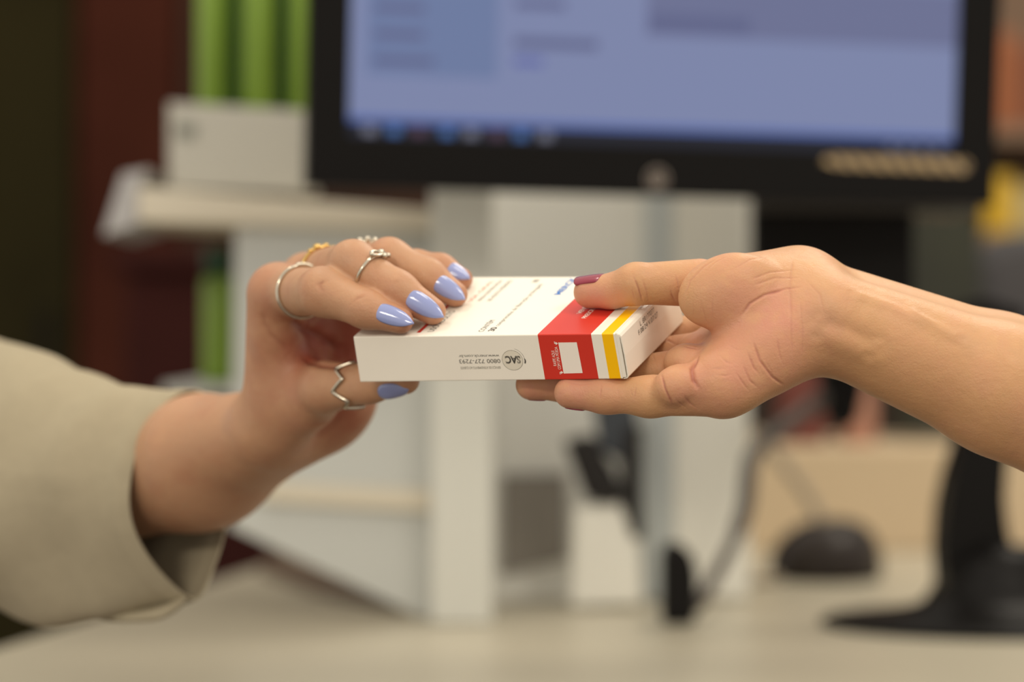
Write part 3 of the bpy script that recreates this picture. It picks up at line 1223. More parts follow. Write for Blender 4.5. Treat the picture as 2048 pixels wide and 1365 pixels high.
# front wall: service line block, upside down as the box is held
p = inv_front(1001, 733)
text_part('SERVI\u00c7O DE ATENDIMENTO AO CLIENTE', 1.05, 'front', p, (-1, 0), (0, -1), pale_ink, p[0] - inv_front(921, 734)[0])
p = inv_front(1000, 718.5)
text_part('0800 727-7293', 1.75, 'front', p, (-1, 0), (0, -1), grey_ink, p[0] - inv_front(918, 719)[0])
p = inv_front(998, 709.5)
text_part('www.merck.com.br', 1.2, 'front', p, (-1, 0), (0, -1), grey_ink, p[0] - inv_front(917, 710)[0])
cx, cz = inv_front(1025, 721)
rad = 4.3
circ = lambda r, a0=0, a1=360, n=48, s=1: [(cx + r * math.cos(math.radians(a0 + (a1 - a0) * k / n)), cz + r * math.sin(math.radians(a0 + (a1 - a0) * k / n))) for k in range(n)]
poly_part(circ(rad), 'front', disc_ink, 'printed_disc')
poly_part(circ(rad + 0.04) + circ(rad - 0.12), 'front', pale_ink, 'printed_circle', holes='closed')
p = inv_front(1040, 713)
text_part('SAC', 3.0, 'front', p, (-1, 0), (0, -1), grey_ink, p[0] - inv_front(1009.5, 713)[0], bold=0.045)
poly_part(circ(5.16, 8, 75, 24) + circ(5.06, 8, 75, 24), 'front', grey_ink, 'printed_arc', holes='open')
a = [(cx + 4.75, cz - 1.4), (cx + 5.0, cz - 0.3), (cx + 4.9, cz + 0.9), (cx + 5.3, cz + 0.5), (cx + 5.5, cz + 0.1), (cx + 5.5, cz - 0.8), (cx + 5.2, cz - 1.5)]
poly_part(a, 'front', grey_ink, 'printed_handset')
# red band: scratch panel and its note
sq = [inv_front(1116.5, 685.5), inv_front(1153.5, 685), inv_front(1165.5, 746.5), inv_front(1127.5, 747.5)]
poly_part(sq, 'front', white_ink, 'scratch_panel')
p = inv_front(1113.5, 732)
text_part('RASPE AQUI', 1.25, 'front', p, (0, 1), (-1, 0), white_ink, inv_front(1109, 702)[1] - p[1])
p = inv_front(1122.5, 739)
text_part('COM UMA MOEDA', 1.25, 'front', p, (0, 1), (-1, 0), white_ink, inv_front(1116, 694)[1] - p[1])
for (ax_, ay_, s) in ((1112.5, 688, 1), (1123, 744.5, -1)):
    gx, gz = inv_front(ax_, ay_)
    ar = [(gx - 0.75, gz + s * 1.0), (gx - 0.75, gz - s * 0.0), (gx - 0.2, gz), (gx - 0.2, gz - s * 0.55), (gx + 0.75, gz + s * 0.15), (gx - 0.2, gz + s * 0.85), (gx - 0.2, gz + s * 0.45), (gx - 0.5, gz + s * 0.45), (gx - 0.5, gz + s * 1.0)]
    poly_part(ar, 'front', white_ink, 'printed_arrow')

# top: lines read from the near edge to the far one


def top_line(body, px0, py0, px1, py1, size, m, bold=0.0):
    p, q = inv_top(px0, py0), inv_top(px1, py1)
    w = math.hypot(q[0] - p[0], q[1] - p[1])
    r = ((q[0] - p[0]) / w, (q[1] - p[1]) / w)
    r = (0.0, 1.0)
    text_part(body, size, 'top', p, r, (-1, 0), m, w, bold=bold)


top_line('CONT\u00c9M', 966, 664, 984, 641, 2.3, grey_ink)
top_line('30', 987, 663, 995, 655, 2.5, grey_ink, 0.03)
top_line('comprimidos de libera\u00e7\u00e3o prolongada', 997, 653, 1074, 569, 1.9, pale_ink)
top_line('XR', 1073, 566, 1081, 559, 2.3, pale_ink, 0.03)
top_line('MERCK', 1120, 590, 1150, 556, 2.8, blue_ink, 0.03)
top_line('VENDA SOB', 1162, 628, 1190, 596, 2.0, white_ink, 0.01)
top_line('PRESCRI\u00c7\u00c3O', 1172, 637, 1202, 606, 2.0, white_ink, 0.01)
top_line('VIA ORAL', 943, 604, 982, 562, 1.8, salmon_ink)
top_line('VENDA SOB PRESCRI\u00c7\u00c3O', 961, 603, 1000, 561, 1.7, pale_ink)
top_line('USO ADULTO E PEDI\u00c1TRICO', 981, 603, 1020, 561, 1.9, pale_ink)
top_line('USO ADULTO', 866, 664, 905, 622, 2.6, grey_ink)
p, q = inv_top(833, 666), inv_top(850, 650)
poly_part([(p[0], p[1]), (p[0] + 1.6, p[1]), (p[0] + 1.6, p[1] + 40), (p[0], p[1] + 40)], 'top', red_ink, 'printed_stripe')
# end flap: batch and dates
p, q = inv_end(1278.5, 671), inv_end(1316.5, 634)
text_part('F.08/24 V.07/27', 2.1, 'end', p, (1, 0), (0, 1), grey_ink, math.hypot(q[0] - p[0], 0), bold=-0.01)
p, q = inv_end(1281.5, 652.5), inv_end(1309, 622)
text_part('L. BR177077', 2.1, 'end', p, (1, 0), (0, 1), grey_ink, q[0] - p[0], bold=-0.01)


# ------------------------------------------------------------------ the setting
wall_dark = mat('dark_brown_wall_paint', srgb(72, 58, 48), rough=0.8, noise=0.1, scale=3)
floor_m = mat('grey_brown_floor_tile', srgb(92, 80, 70), rough=0.5, noise=0.08, scale=5)
o = bm_obj('floor', box_bm((-2.6, -2.6, -0.05), (2.8, 4.6, 0.0)), floor_m)
tag(o, kind='structure')
o = bm_obj('wall_back', box_bm((-2.6, 4.5, 0.0), (2.8, 4.6, 2.8)), wall_dark)
tag(o, kind='structure')

# ------------------------------------------------------------------ counter
counter_white = mat('off_white_laminate', srgb(180, 172, 152), rough=0.36, noise=0.02, scale=6)
counter_side = mat('counter_body_grey', srgb(120, 108, 94), rough=0.6)
ctr = empty('counter', (0.4, 1.8, 0), 'long off-white counter top running under the monitor stand and mouse', 'counter')


def poly_slab(pts, z0, z1, w=0.0):
    bm = bmesh.new()
    a = [bm.verts.new((x, y, z1)) for x, y in pts]
    b = [bm.verts.new((x, y, z0)) for x, y in pts]
    bm.faces.new(a)
    bm.faces.new(b[::-1])
    for i in range(len(pts)):
        bm.faces.new([a[i], a[(i + 1) % len(pts)], b[(i + 1) % len(pts)], b[i]])
    bmesh.ops.recalc_face_normals(bm, faces=bm.faces)
    bevel(bm, w)
    return bm


bm_obj('worktop', poly_slab([(-0.40, 1.25), (1.4, 1.25), (1.4, 2.34), (-0.187, 2.34)], DESK_Z - 0.035, DESK_Z, 0.003), counter_white, ctr)
bm_obj('counter_body', poly_slab([(-0.32, 1.32), (1.35, 1.32), (1.35, 2.28), (-0.13, 2.28)], 0.0, DESK_Z - 0.035), counter_side, ctr)

# raised ledge at the back of the counter
ledge_m = mat('beige_laminate', srgb(206, 184, 152), rough=0.5, noise=0.02, scale=6)
o = bm_obj('back_ledge', box_bm((0.205, 2.30, DESK_Z), (1.3, 2.55, 1.0), 0.003), ledge_m)
tag(o, 'low beige ledge along the back edge of the counter behind the mouse', 'ledge')

# ------------------------------------------------------------------ white display stand with shelves
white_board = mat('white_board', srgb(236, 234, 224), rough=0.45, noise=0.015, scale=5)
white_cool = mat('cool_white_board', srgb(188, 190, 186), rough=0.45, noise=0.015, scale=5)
cream_edge = mat('cream_edge_strip', srgb(204, 195, 176), rough=0.45)
steel_grey = mat('grey_bracket_paint', srgb(170, 168, 168), rough=0.4)
ds = empty('display_stand', tuple(DESK(920, 1250)), 'white shop display stand with posts and shelves standing on the counter behind the medicine box', 'display stand')
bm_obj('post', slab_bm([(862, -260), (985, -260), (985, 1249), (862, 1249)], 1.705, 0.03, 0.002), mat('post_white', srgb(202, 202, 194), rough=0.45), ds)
bm_obj('back_panel', box_bm((W(972, 0, 1.87).x, 1.87, DESK_Z), (W(1300, 0, 1.87).x, 1.885, 1.46), 0.001), mat('lifted_white_board', srgb(246, 245, 238), rough=0.45), ds)  # white raised in the colour to make up for light missing in the niche
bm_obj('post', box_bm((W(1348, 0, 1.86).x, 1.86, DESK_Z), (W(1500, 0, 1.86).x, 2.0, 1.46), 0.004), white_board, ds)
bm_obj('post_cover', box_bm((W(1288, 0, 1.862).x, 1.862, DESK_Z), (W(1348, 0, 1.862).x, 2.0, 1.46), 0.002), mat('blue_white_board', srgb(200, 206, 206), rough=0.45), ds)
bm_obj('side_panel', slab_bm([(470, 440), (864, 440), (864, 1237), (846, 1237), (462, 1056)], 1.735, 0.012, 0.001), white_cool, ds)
bm_obj('shelf_board', slab_bm([(275, 374), (864, 420), (864, 462), (275, 444)], 1.72, 0.16, 0.002), cream_edge, ds)
bm_obj('shelf_end', slab_bm([(205, 472), (244, 348), (300, 338), (276, 372), (276, 450)], 1.73, 0.14, 0.001), steel_grey, ds)
bm_obj('edge_strip', slab_bm([(520, 964), (862, 982), (862, 1024), (520, 1004)], 1.728, 0.008, 0.001), cream_edge, ds)
bm_obj('shelf_board', slab_bm([(325, 768), (560, 768), (560, 792), (325, 792)], 1.84, 0.22, 0.001), white_cool, ds)
bm_obj('grey_notice', slab_bm([(1004, 950), (1132, 948), (1132, 1120), (1004, 1150)], 1.862, 0.002, 0), mat('grey_card', srgb(140, 134, 126), rough=0.6), ds)

tray_m = mat('white_tray_card', srgb(186, 183, 172), rough=0.5, noise=0.02, scale=8)
tr = empty('display_tray', tuple(W(475, 372, 1.8)), 'plain white carton tray on the upper shelf under the green bottles', 'tray')
bm_obj('tray_front', slab_bm([(337, 205), (613, 222), (613, 386), (337, 377)], 1.76, 0.006, 0.001), tray_m, tr)
zt = W(0, 213, 1.76).z - 0.004
zb = W(0, 377, 1.76).z + 0.0005
x0, x1 = W(339, 0, 1.76).x, W(611, 0, 1.76).x
bm_obj('tray_body', box_bm((x0, 1.767, zb), (x1, 1.87, zt - 0.004), 0.001), tray_m, tr)
bm_obj('printed_mark', slab_bm([(352, 246), (392, 250), (390, 276), (352, 272)], 1.7585, 0.001), mat('grey_print', srgb(120, 122, 112), rough=0.6), tr)

green_bright = mat('lime_green_plastic', srgb(118, 148, 46), rough=0.35, noise=0.03, scale=10)
green_mid = mat('leaf_green_plastic', srgb(62, 98, 34), rough=0.35)
green_dark = mat('dark_green_cap', srgb(14, 66, 34), rough=0.4)


def bottle(px, depth, zb, h, r, body, label, group, cap=True):
    c = W(px, 400, depth)
    t = empty('product_bottle', (c.x, depth, zb), label, 'bottle', group)
    hh = h * (0.8 if cap else 1.0)
    prof = [(0, 0), (r * 0.9, 0), (r, r * 0.15), (r, hh * 0.9), (r * 0.93, hh * 0.97), (r * 0.55, hh)]
    bm_obj('bottle_body', lathe_bm(prof + [(0, hh)], (c.x, depth, zb)), body, t, True)
    if cap:
        bm_obj('cap', lathe_bm([(0, 0), (r * 0.86, 0), (r * 0.86, h * 0.17), (r * 0.78, h * 0.2), (0, h * 0.2)], (c.x, depth, zb + hh + 0.0003)), green_dark, t, True)
    return t


zt2 = zt - 0.0035
bottle(424, 1.80, zt2, 0.15, 0.0112, green_bright, 'lime green bottle above the white tray, at the open end of the upper shelf', 'green bottles above the tray')
bottle(518, 1.80, zt2, 0.15, 0.0125, green_bright, 'lime green bottle above the white tray, between two darker green ones', 'green bottles above the tray')
bottle(602, 1.80, zt2, 0.15, 0.0085, green_bright, 'slim lime green bottle just beside the black monitor edge', 'green bottles above the tray')
bottle(470, 1.836, zt2, 0.15, 0.0125, green_mid, 'darker green bottle behind the two lime green ones', 'green bottles above the tray')
bottle(563, 1.836, zt2, 0.15, 0.0125, green_dark, 'dark green bottle behind, next to the slim lime one', 'green bottles above the tray')
zs = W(0, 768, 1.84).z + 0.0005
bottle(437, 1.88, zs, 0.104, 0.0128, green_bright, 'lime green bottle with dark cap on the lower shelf beside the raised hand', 'green bottles on the lower shelf')
bottle(500, 1.92, zs, 0.11, 0.0128, green_mid, 'darker green bottle on the lower shelf mostly behind the raised hand', 'green bottles on the lower shelf')

o = bm_obj('brown_slab', poly_slab([tuple(DESK(*q))[:2] for q in ((520, 1150), (620, 1188), (800, 1226), (822, 1206), (780, 1160), (640, 1130), (540, 1112))], DESK_Z, DESK_Z + 0.003, 0.0005), mat('slab_brown', srgb(84, 66, 48), rough=0.7, noise=0.15, scale=30))  # thin flat brown slab on the counter below the panel
tag(o, 'thin brown slab lying on the counter under the slanted white panel', 'board')

# device on a white foot in the niche of the stand
dev = empty('card_terminal', tuple(DESK(1210, 1215)), 'small black terminal on a white foot in the niche of the white stand', 'terminal')
blk = mat('black_plastic', srgb(34, 31, 30), rough=0.5, spec=0.2, noise=0.05, scale=20)
blk_blue = mat('blue_black_plastic', srgb(48, 54, 62), rough=0.35)
bm_obj('foot', slab_bm([(1150, 1010), (1276, 1004), (1286, 1212), (1140, 1218)], 1.80, 0.05, 0.004), white_board, dev)
bm_obj('keypad', slab_bm([(1128, 884), (1190, 872), (1242, 968), (1240, 1010), (1172, 1000)], 1.79, 0.045, 0.004), blk, dev)
bm_obj('display', slab_bm([(1185, 800), (1270, 795), (1280, 870), (1255, 930), (1200, 900)], 1.80, 0.02, 0.003), blk_blue, dev)
bm_obj('side_arm', slab_bm([(1246, 860), (1282, 850), (1284, 1080), (1266, 1080), (1244, 1012)], 1.795, 0.03, 0.003), blk, dev)

# ------------------------------------------------------------------ monitor with its stand
gloss_black = mat('glossy_black_plastic', srgb(15, 13, 12), rough=0.4, spec=0.12)
matte_black = mat('matte_black_plastic', srgb(20, 18, 17), rough=0.6, spec=0.12)
mon = empty('computer_monitor', tuple(DESK(1960, 1262)), 'black computer monitor showing a pale blue page, on a curved black stand', 'monitor')
mo = W(612, 373, 1.55)
MX = Vector((0.4548, 0.085, -0.0075)).normalized()
MU = Vector((0.036, -0.04, 1.0))
MU = (MU - MX * MU.dot(MX)).normalized()
MN = MU.cross(MX)       # to the back
MW, MH = 0.466, 0.285


def MP(x, n, z):
    return mo + MX * x + MN * n + MU * z


def mon_box(x0, x1, z0, z1, n0, n1, w=0.0):
    bm = box_bm((x0, n0, z0), (x1, n1, z1), w)
    for v in bm.verts:
        v.co = MP(*v.co)
    return bm


bl, br, bb, bt = 0.0265, 0.0285, 0.0330, 0.022
bm = bmesh.new()
# bezel frame: outer rim, front ring, recess, closed back
ox = [(0, 0), (MW, 0), (MW, MH), (0, MH)]
ix = [(bl, bb), (MW - br, bb), (MW - br, MH - bt), (bl, MH - bt)]
fo = [bm.verts.new(MP(x, 0.0, z)) for x, z in ox]
fi = [bm.verts.new(MP(x, 0.0, z)) for x, z in ix]
fd = [bm.verts.new(MP(x, 0.004, z)) for x, z in ix]
bo = [bm.verts.new(MP(x, 0.022, z)) for x, z in ox]
for k in range(4):
    j = (k + 1) % 4
    bm.faces.new([fo[k], fo[j], fi[j], fi[k]])
    bm.faces.new([fi[k], fi[j], fd[j], fd[k]])
    bm.faces.new([fo[k], bo[k], bo[j], fo[j]])
bm.faces.new(fd)
bm.faces.new(bo[::-1])
bmesh.ops.recalc_face_normals(bm, faces=bm.faces)
bm_obj('bezel', bm, gloss_black, mon)
bm_obj('back_cover', mon_box(0.05, MW - 0.05, 0.03, MH - 0.03, 0.0222, 0.052, 0.012), matte_black, mon)


def emis(name, r, g, b):
    return mat(name, (0.01, 0.01, 0.012, 1), rough=0.5, spec=0.15, emit=srgb(r, g, b), estr=0.8)


zones = [emis('screen_page', 128, 138, 176), emis('screen_list_rows', 110, 126, 166), emis('screen_header', 110, 116, 152), emis('screen_text', 98, 104, 142),
         emis('screen_link', 98, 106, 168), emis('screen_taskbar', 26, 30, 44), emis('screen_icon_blue', 70, 110, 170), emis('screen_icon_grey', 120, 122, 140), emis('screen_icon_red', 84, 60, 80), emis('screen_status', 84, 106, 172), emis('screen_glass_edge', 150, 165, 205)]
bm = bmesh.new()


def zone(x0, x1, z0, z1, mi, n=0.0):
    f = bm.faces.new([bm.verts.new(MP(x, 0.0036 - n, z)) for x, z in ((x0, z0), (x1, z0), (x1, z1), (x0, z1))])
    f.material_index = mi


def SX(px):
    return (px - 612) / 1358 * MW * (1.0) - 0.0


def SZ(py):
    return (375 - py) * 1.58 / F_PX


s0, s1, zt_ = bl, MW - br, MH - bt
zone(s0, s1, bb, zt_, 0)
zone(SX(722), SX(970), SZ(150), SZ(-150), 1, 0.0001)
for y in (18, 70, 122, -34, -86):
    zone(SX(735), SX(830 if y != 122 else 850), SZ(y + 9), SZ(y - 9), 3, 0.0002)
zone(SX(1260), SX(1905), SZ(52), SZ(-60), 2, 0.0001)
zone(SX(1265), SX(1465), SZ(42), SZ(8), 3, 0.0002)
zone(SX(1002), SX(1165), SZ(86), SZ(66), 3, 0.0002)
zone(SX(1002), SX(1060), SZ(122), SZ(106), 4, 0.0002)
zone(SX(1002), SX(1100), SZ(8), SZ(-10), 3, 0.0002)
zone(s0, s1, bb, bb + 0.0095, 5, 0.0001)
zone(s0, s1, bb + 0.0095, bb + 0.0135, 9, 0.0001)
for i, px in enumerate((718, 765, 812, 866, 912, 962, 1008, 1056)):
    zone(SX(px), SX(px + 24), bb + 0.0018, bb + 0.0078, (7, 6, 8, 6, 7, 8, 6, 7)[i], 0.0002)
for px in (1750, 1780, 1815, 1850):
    zone(SX(px), SX(px + 16), bb + 0.003, bb + 0.0065, 7, 0.0002)
bm_obj('screen', bm, zones, mon)

# emblem, and a label strip with painted reflections, on the lower bezel
em = mat('pale_metal_emblem', srgb(150, 138, 128), rough=0.35, metal=0.3)
bm = bmesh.new()
cx_, cz_ = SX(1286), 0.0112
n = 28
R0 = 0.0072


def mring(r0, r1, nn):
    A = [bm.verts.new(MP(cx_ + r0 * math.cos(2 * math.pi * k / n), -nn, cz_ + r0 * math.sin(2 * math.pi * k / n))) for k in range(n)]
    B = [bm.verts.new(MP(cx_ + r1 * math.cos(2 * math.pi * k / n), -nn, cz_ + r1 * math.sin(2 * math.pi * k / n))) for k in range(n)]
    for k in range(n):
        bm.faces.new([A[k], A[(k + 1) % n], B[(k + 1) % n], B[k]])


mring(R0, R0 * 0.82, 0.0006)


def stroke(x0, z0, x1, z1, w):
    d = Vector((x1 - x0, 0, z1 - z0)).normalized()
    q = Vector((-d.z, 0, d.x)) * w
    bm.faces.new([bm.verts.new(MP(cx_ + x, -0.0006, cz_ + z)) for x, z in ((x0 - q.x, z0 - q.z), (x1 - q.x, z1 - q.z), (x1 + q.x, z1 + q.z), (x0 + q.x, z0 + q.z))])


stroke(-0.0034, -0.0036, -0.0012, 0.0055, 0.0006)
stroke(-0.0012, -0.0036, -0.0002, 0.0004, 0.0006)
stroke(-0.0020, 0.0008, -0.0002, 0.0008, 0.0005)
stroke(-0.0002, -0.0055, 0.0018, 0.0032, 0.0006)
stroke(0.0018, 0.0012, 0.0036, 0.0012, 0.0005)
stroke(0.0010, -0.0028, 0.0028, -0.0028, 0.0005)
stroke(0.0028, -0.0028, 0.0037, 0.0012, 0.0006)
bm_obj('emblem', bm, em, mon)
lm = bpy.data.materials.new('label_painted_glare')
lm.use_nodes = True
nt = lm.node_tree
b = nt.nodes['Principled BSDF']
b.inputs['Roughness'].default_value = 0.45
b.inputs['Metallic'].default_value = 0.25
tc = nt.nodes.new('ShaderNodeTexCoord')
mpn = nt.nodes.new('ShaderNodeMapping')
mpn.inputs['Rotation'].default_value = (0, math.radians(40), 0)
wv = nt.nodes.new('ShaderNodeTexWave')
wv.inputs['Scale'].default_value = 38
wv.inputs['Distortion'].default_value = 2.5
rp = nt.nodes.new('ShaderNodeValToRGB')  # ramp paints the light streaks reflected in the glossy label
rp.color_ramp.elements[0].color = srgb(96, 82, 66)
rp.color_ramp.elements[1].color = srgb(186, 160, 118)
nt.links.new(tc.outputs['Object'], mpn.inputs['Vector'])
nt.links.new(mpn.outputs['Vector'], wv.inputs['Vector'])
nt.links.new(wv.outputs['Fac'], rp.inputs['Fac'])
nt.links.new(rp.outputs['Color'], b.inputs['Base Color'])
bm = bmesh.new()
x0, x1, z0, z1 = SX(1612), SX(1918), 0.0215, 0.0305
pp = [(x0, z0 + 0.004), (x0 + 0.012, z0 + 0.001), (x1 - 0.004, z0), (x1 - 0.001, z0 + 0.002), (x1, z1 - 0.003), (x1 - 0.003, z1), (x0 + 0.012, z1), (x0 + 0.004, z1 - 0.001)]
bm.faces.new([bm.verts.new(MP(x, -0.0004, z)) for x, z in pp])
bm_obj('label_glare_strip', bm, lm, mon)
# stand: upright plate behind and below the panel, curved neck, low foot
underside_lit = mat('underside_lit_grey', srgb(50, 45, 41), rough=0.55)
bm_obj('stand_plate', slab_bm([(1507, 300), (1830, 300), (1830, 742), (1507, 742)], 1.72, 0.02, 0.003), matte_black, mon)
bm_obj('lit_underside_strip', slab_bm([(1507, 386), (1962, 392), (1962, 424), (1507, 420)], 1.70, 0.018, 0.002), underside_lit, mon)  # lighter grey strip painted for the lit underside above the plate
neck = [(1800, 640), (1968, 596), (2050, 620), (2046, 760), (2026, 860), (2014, 930), (2010, 1000), (2016, 1060), (2030, 1110), (2052, 1165), (2080, 1215), (1860, 1228), (1893, 1180), (1888, 1100), (1893, 1020), (1906, 960), (1925, 900), (1950, 820), (1940, 742), (1800, 742)]
bm = slab_bm(neck, 1.70, 0.05, 0.0)
bmesh.ops.triangulate(bm, faces=[f for f in bm.faces if len(f.verts) > 4])
bm_obj('neck', bm, gloss_black, mon)
fc = DESK(2010, 1252)
bm = bmesh.new()
lathe_bm([(0, 0.0005), (0.128, 0.0005), (0.130, 0.003), (0.126, 0.0055), (0.10, 0.0085), (0.07, 0.0125), (0.053, 0.019), (0.042, 0.030), (0.034, 0.046), (0.02, 0.056), (0, 0.057)], (0, 0, 0), 48, bm)
for v in bm.verts:
    v.co = Vector((v.co.x, v.co.y * 0.7, v.co.z)) + Vector((fc.x, fc.y, DESK_Z))
bm_obj('foot', bm, gloss_black, mon, True)

# ------------------------------------------------------------------ mouse
ms = empty('computer_mouse', tuple(DESK(1652, 1160)), 'dark computer mouse on the counter between the scanner and the monitor foot', 'mouse')
mc = DESK(1652, 1155)
mdark = mat('dark_brown_black_plastic', srgb(42, 35, 31), rough=0.4, spec=0.2)
bm = bmesh.new()
g = bmesh.ops.create_uvsphere(bm, u_segments=32, v_segments=20, radius=1)
rz = Matrix.Rotation(math.radians(-18), 3, 'Z')
for v in bm.verts:
    q = v.co.copy()
    x, y, z = q.x, q.y, q.z
    fx = math.copysign(abs(x) ** 0.8, x) * 0.047
    fy = y * 0.055
    fz = max(z, -0.25)
    fz = (fz + 0.25) / 1.25 * 0.049 * (1 + 0.12 * x)
    v.co = rz @ Vector((fx, fy, fz)) + Vector((mc.x, mc.y, DESK_Z + 0.0005))
bm_obj('shell', bm, mdark, ms, True)
bm = bmesh.new()
ball(bm, Vector((mc.x, mc.y - 0.028, DESK_Z + 0.036)) + rz @ Vector((0, 0.0, 0)), 0.006, (0.5, 1, 1))
bm_obj('scroll_wheel', bm, blk, ms, True)
cab_grey = mat('grey_cable', srgb(132, 118, 98), rough=0.5)
pts = smooth_path([W(1648, 1052, 2.03), W(1610, 985, 2.08), W(1560, 920, 2.12), W(1530, 880, 2.16), W(1500, 860, 2.2)])
bm_obj('cable', tube_bm(pts, 0.0045, 8), cab_grey, ms, True)
o = bm_obj('power_cable', tube_bm(smooth_path([tuple(DESK(1560, 1168) + Vector((0, 0, 0.004))), tuple(DESK(1500, 1170) + Vector((0, 0, 0.004))), tuple(DESK(1450, 1180) + Vector((0, 0, 0.004))), tuple(DESK(1408, 1208) + Vector((0, 0, 0.004)))]), 0.0038, 8), mat('pale_grey_cable', srgb(160, 146, 126), rough=0.5), None, True)
tag(o, 'pale grey cable lying on the counter between the scanner and the mouse', 'cable')

# ------------------------------------------------------------------ scanner with upright foot, bent arm and dark head
sc = empty('barcode_scanner', tuple(DESK(1360, 1250)), 'black scanner with rounded upright foot and thin bent arm rising behind the wrist', 'scanner')
bm = bmesh.new()
prof = [(1325, 1249), (1325, 1120), (1328, 1102), (1338, 1090), (1352, 1088), (1370, 1096), (1385, 1112), (1393, 1136), (1396, 1170), (1392, 1249)]
bm = slab_bm(prof, 1.70, 0.03, 0.004)
bm_obj('upright_foot', bm, matte_black, sc)
pts = smooth_path([W(1392, 1214, 1.715), W(1420, 1170, 1.73), W(1458, 1100, 1.75), W(1490, 1020, 1.78), W(1498, 950, 1.80), W(1510, 905, 1.82), W(1560, 860, 1.84), W(1620, 815, 1.86), W(1672, 782, 1.87)])
bm_obj('bent_arm', tube_bm(pts, [0.0046] * 20 + [0.0062] * (len(pts) - 20), 10), mat('dark_grey_rubber', srgb(70, 62, 56), rough=0.55), sc, True)
bm = slab_bm([(1640, 700), (1740, 700), (1728, 790), (1716, 840), (1700, 858), (1680, 860), (1664, 842), (1650, 800)], 1.86, 0.035, 0.005)
bm_obj('scanner_head', bm, matte_black, sc)

# ------------------------------------------------------------------ things on the ledge and further back
redm = mat('red_pack_card', srgb(112, 54, 44), rough=0.5, noise=0.05, scale=8)
o = bm_obj('product_box', slab_bm([(1566, 690), (1650, 690), (1650, 888), (1566, 888)], 2.33, 0.06, 0.001), redm)
tag(o, 'red carton on the ledge behind the dark scanner head', 'box')
o = bm_obj('product_box', slab_bm([(1690, 760), (1752, 760), (1752, 888), (1690, 888)], 2.34, 0.06, 0.001), mat('pink_pack_card', srgb(176, 126, 104), rough=0.5))
tag(o, 'salmon pink carton on the ledge just past the scanner head', 'box')
o = bm_obj('product_box', slab_bm([(1812, 430), (1962, 430), (1962, 872), (1812, 872)], 2.40, 0.08, 0.001), mat('dark_green_pack_card', srgb(38, 40, 24), rough=0.6, noise=0.3, scale=14))
tag(o, 'tall dark green carton on the ledge right of the monitor stand plate', 'box')
gb = empty('office_chair', (0.66, 2.95, 0), 'dark grey padded chair back behind the counter at the picture edge', 'chair')
dgr = mat('dark_grey_upholstery', srgb(66, 64, 66), rough=0.75, noise=0.08, scale=30)
bm_obj('backrest', slab_bm([(1962, 520), (1985, 474), (2040, 462), (2240, 462), (2300, 520), (2300, 860), (1962, 860)], 2.75, 0.09, 0.02), dgr, gb)
q = W(2130, 860, 2.8)
bm_obj('seat', box_bm((q.x - 0.2, 2.6, 0.45), (q.x + 0.2, 3.05, 0.53), 0.03), dgr, gb)
bm_obj('back_bar', box_bm((q.x - 0.025, 2.83, 0.5), (q.x + 0.025, 2.86, q.z + 0.05), 0.004), matte_black, gb)
bm_obj('gas_column', tube_bm([(q.x, 2.82, 0.06), (q.x, 2.82, 0.46)], 0.025, 14), matte_black, gb, True)
for k in range(5):
    a = k * 2 * math.pi / 5 + 0.3
    bm_obj('foot_spoke', tube_bm([(q.x, 2.82, 0.08), (q.x + 0.27 * math.cos(a), 2.82 + 0.27 * math.sin(a), 0.035)], [0.022, 0.016], 10), matte_black, gb, True)

# shelf far behind on the right with packs
sh = empty('wall_shelf', (0.95, 3.4, 0), 'brown shelving far behind the monitor on the right with packs on it', 'shelving')
shm = mat('brown_shelf_board', srgb(128, 102, 80), rough=0.6, noise=0.08, scale=10)
D0 = 3.3
xl, xr = W(1900, 0, D0).x, W(2500, 0, D0).x
bm_obj('back_panel', box_bm((xl, D0 + 0.3, 0.0), (xr, D0 + 0.32, 2.0)), shm, sh)
for px in (1900, 2490):
    bm_obj('upright', box_bm((W(px, 0, D0).x, D0, 0.0), (W(px + 10, 0, D0).x, D0 + 0.299, 2.0)), shm, sh)
for py in (250, 465, 900):
    z = W(0, py, D0).z
    bm_obj('shelf_board', box_bm((W(1911, 0, D0).x, D0, z - 0.02), (W(2489, 0, D0).x, D0 + 0.299, z)), shm, sh)


def pack(px0, px1, py0, py1, col, label):
    z0 = W(0, py1, D0).z
    bm = box_bm((W(px0, 0, D0).x, D0 + 0.02, z0 + 0.0005), (W(px1, 0, D0).x, D0 + 0.14, W(0, py0, D0).z), 0.002)
    o = bm_obj('product_pack', bm, mat('pack_card', srgb(*col), rough=0.5))
    tag(o, label, 'pack', 'packs on the far shelving')


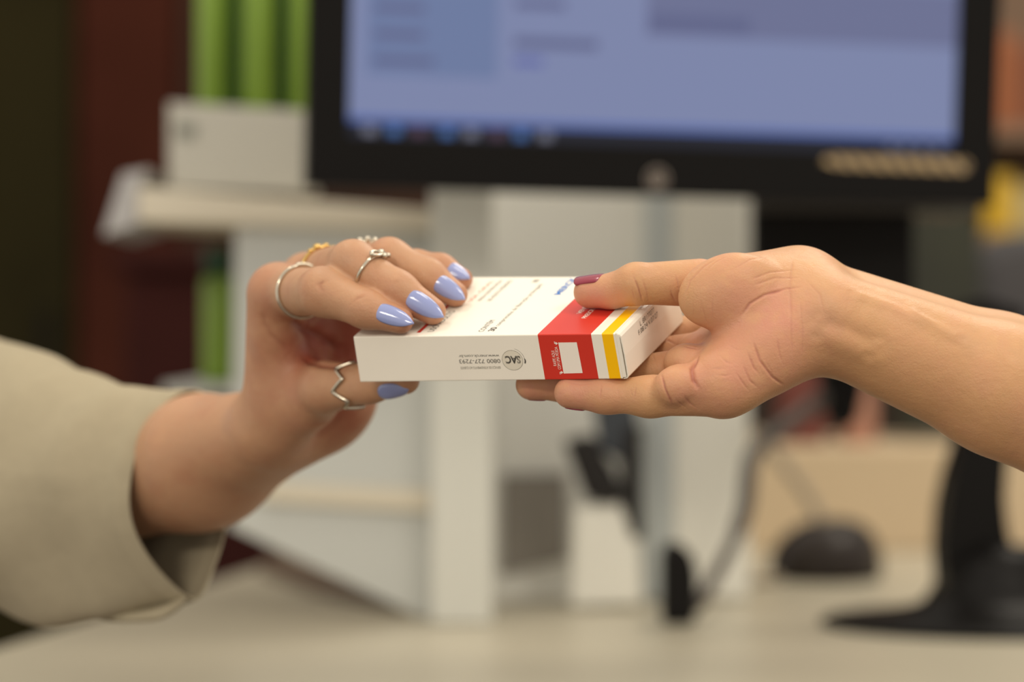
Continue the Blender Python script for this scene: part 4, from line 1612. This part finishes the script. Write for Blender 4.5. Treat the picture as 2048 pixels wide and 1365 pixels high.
pack(1985, 2040, 60, 250, (150, 84, 40), 'orange brown pack on the upper far shelf beside the monitor')
pack(2045, 2110, 90, 250, (120, 66, 36), 'brown pack at the picture edge on the upper far shelf')
pack(1960, 1983, 120, 250, (110, 52, 30), 'narrow red brown pack tucked behind the monitor edge')
pack(1978, 2034, 350, 465, (206, 164, 22), 'bright yellow pack on the far shelf beside the lower monitor corner')
pack(2036, 2100, 370, 465, (176, 160, 112), 'pale beige pack right of the bright yellow one')

# dark cabinets behind on the left
D1 = 3.6


def cabinet(px0, px1, col, label, top=2.1):
    x0, x1 = W(px0, 0, D1).x, W(px1, 0, D1).x
    t = empty('tall_cabinet', ((x0 + x1) / 2, D1, 0), label, 'cabinet')
    m = mat('cabinet_paint', srgb(*col), rough=0.9, spec=0.1, noise=0.25, scale=4)
    bm_obj('carcass', box_bm((x0, D1 + 0.022, 0), (x1, D1 + 0.5, top), 0.003), m, t)
    g = 0.003
    bm_obj('door', box_bm((x0 + g, D1, 0.08), (x1 - g, D1 + 0.0215, top - g), 0.003), m, t)
    bm_obj('handle', tube_bm([(x1 - 0.04, D1 - 0.012, 0.95), (x1 - 0.04, D1 - 0.012, 1.15)], 0.006, 10), matte_black, t, True)


cabinet(-420, 150, (42, 37, 18), 'dark olive cabinet at the left picture edge in the far background')
cabinet(152, 360, (66, 32, 22), 'dark red brown cabinet between the olive and the brown ones')
cabinet(362, 900, (60, 42, 33), 'dark brown cabinet in the background behind the green bottles')
D2 = 2.7
o = empty('storage_crate', tuple(W(430, 900, D2)), 'dark crimson crate behind the counter under the upper shelf', 'crate')
crim = mat('crimson_plastic', srgb(52, 24, 21), rough=0.9, spec=0.1, noise=0.1, scale=10)
x0, x1 = W(250, 0, D2).x, W(760, 0, D2).x
z1 = W(0, 545, D2).z
bm_obj('crate_body', box_bm((x0, D2, 0.0), (x1, D2 + 0.4, z1), 0.01), crim, o)
bm_obj('crate_rim', box_bm((x0 - 0.012, D2 - 0.012, z1 + 0.0002), (x1 + 0.012, D2 + 0.412, z1 + 0.025), 0.006), crim, o)
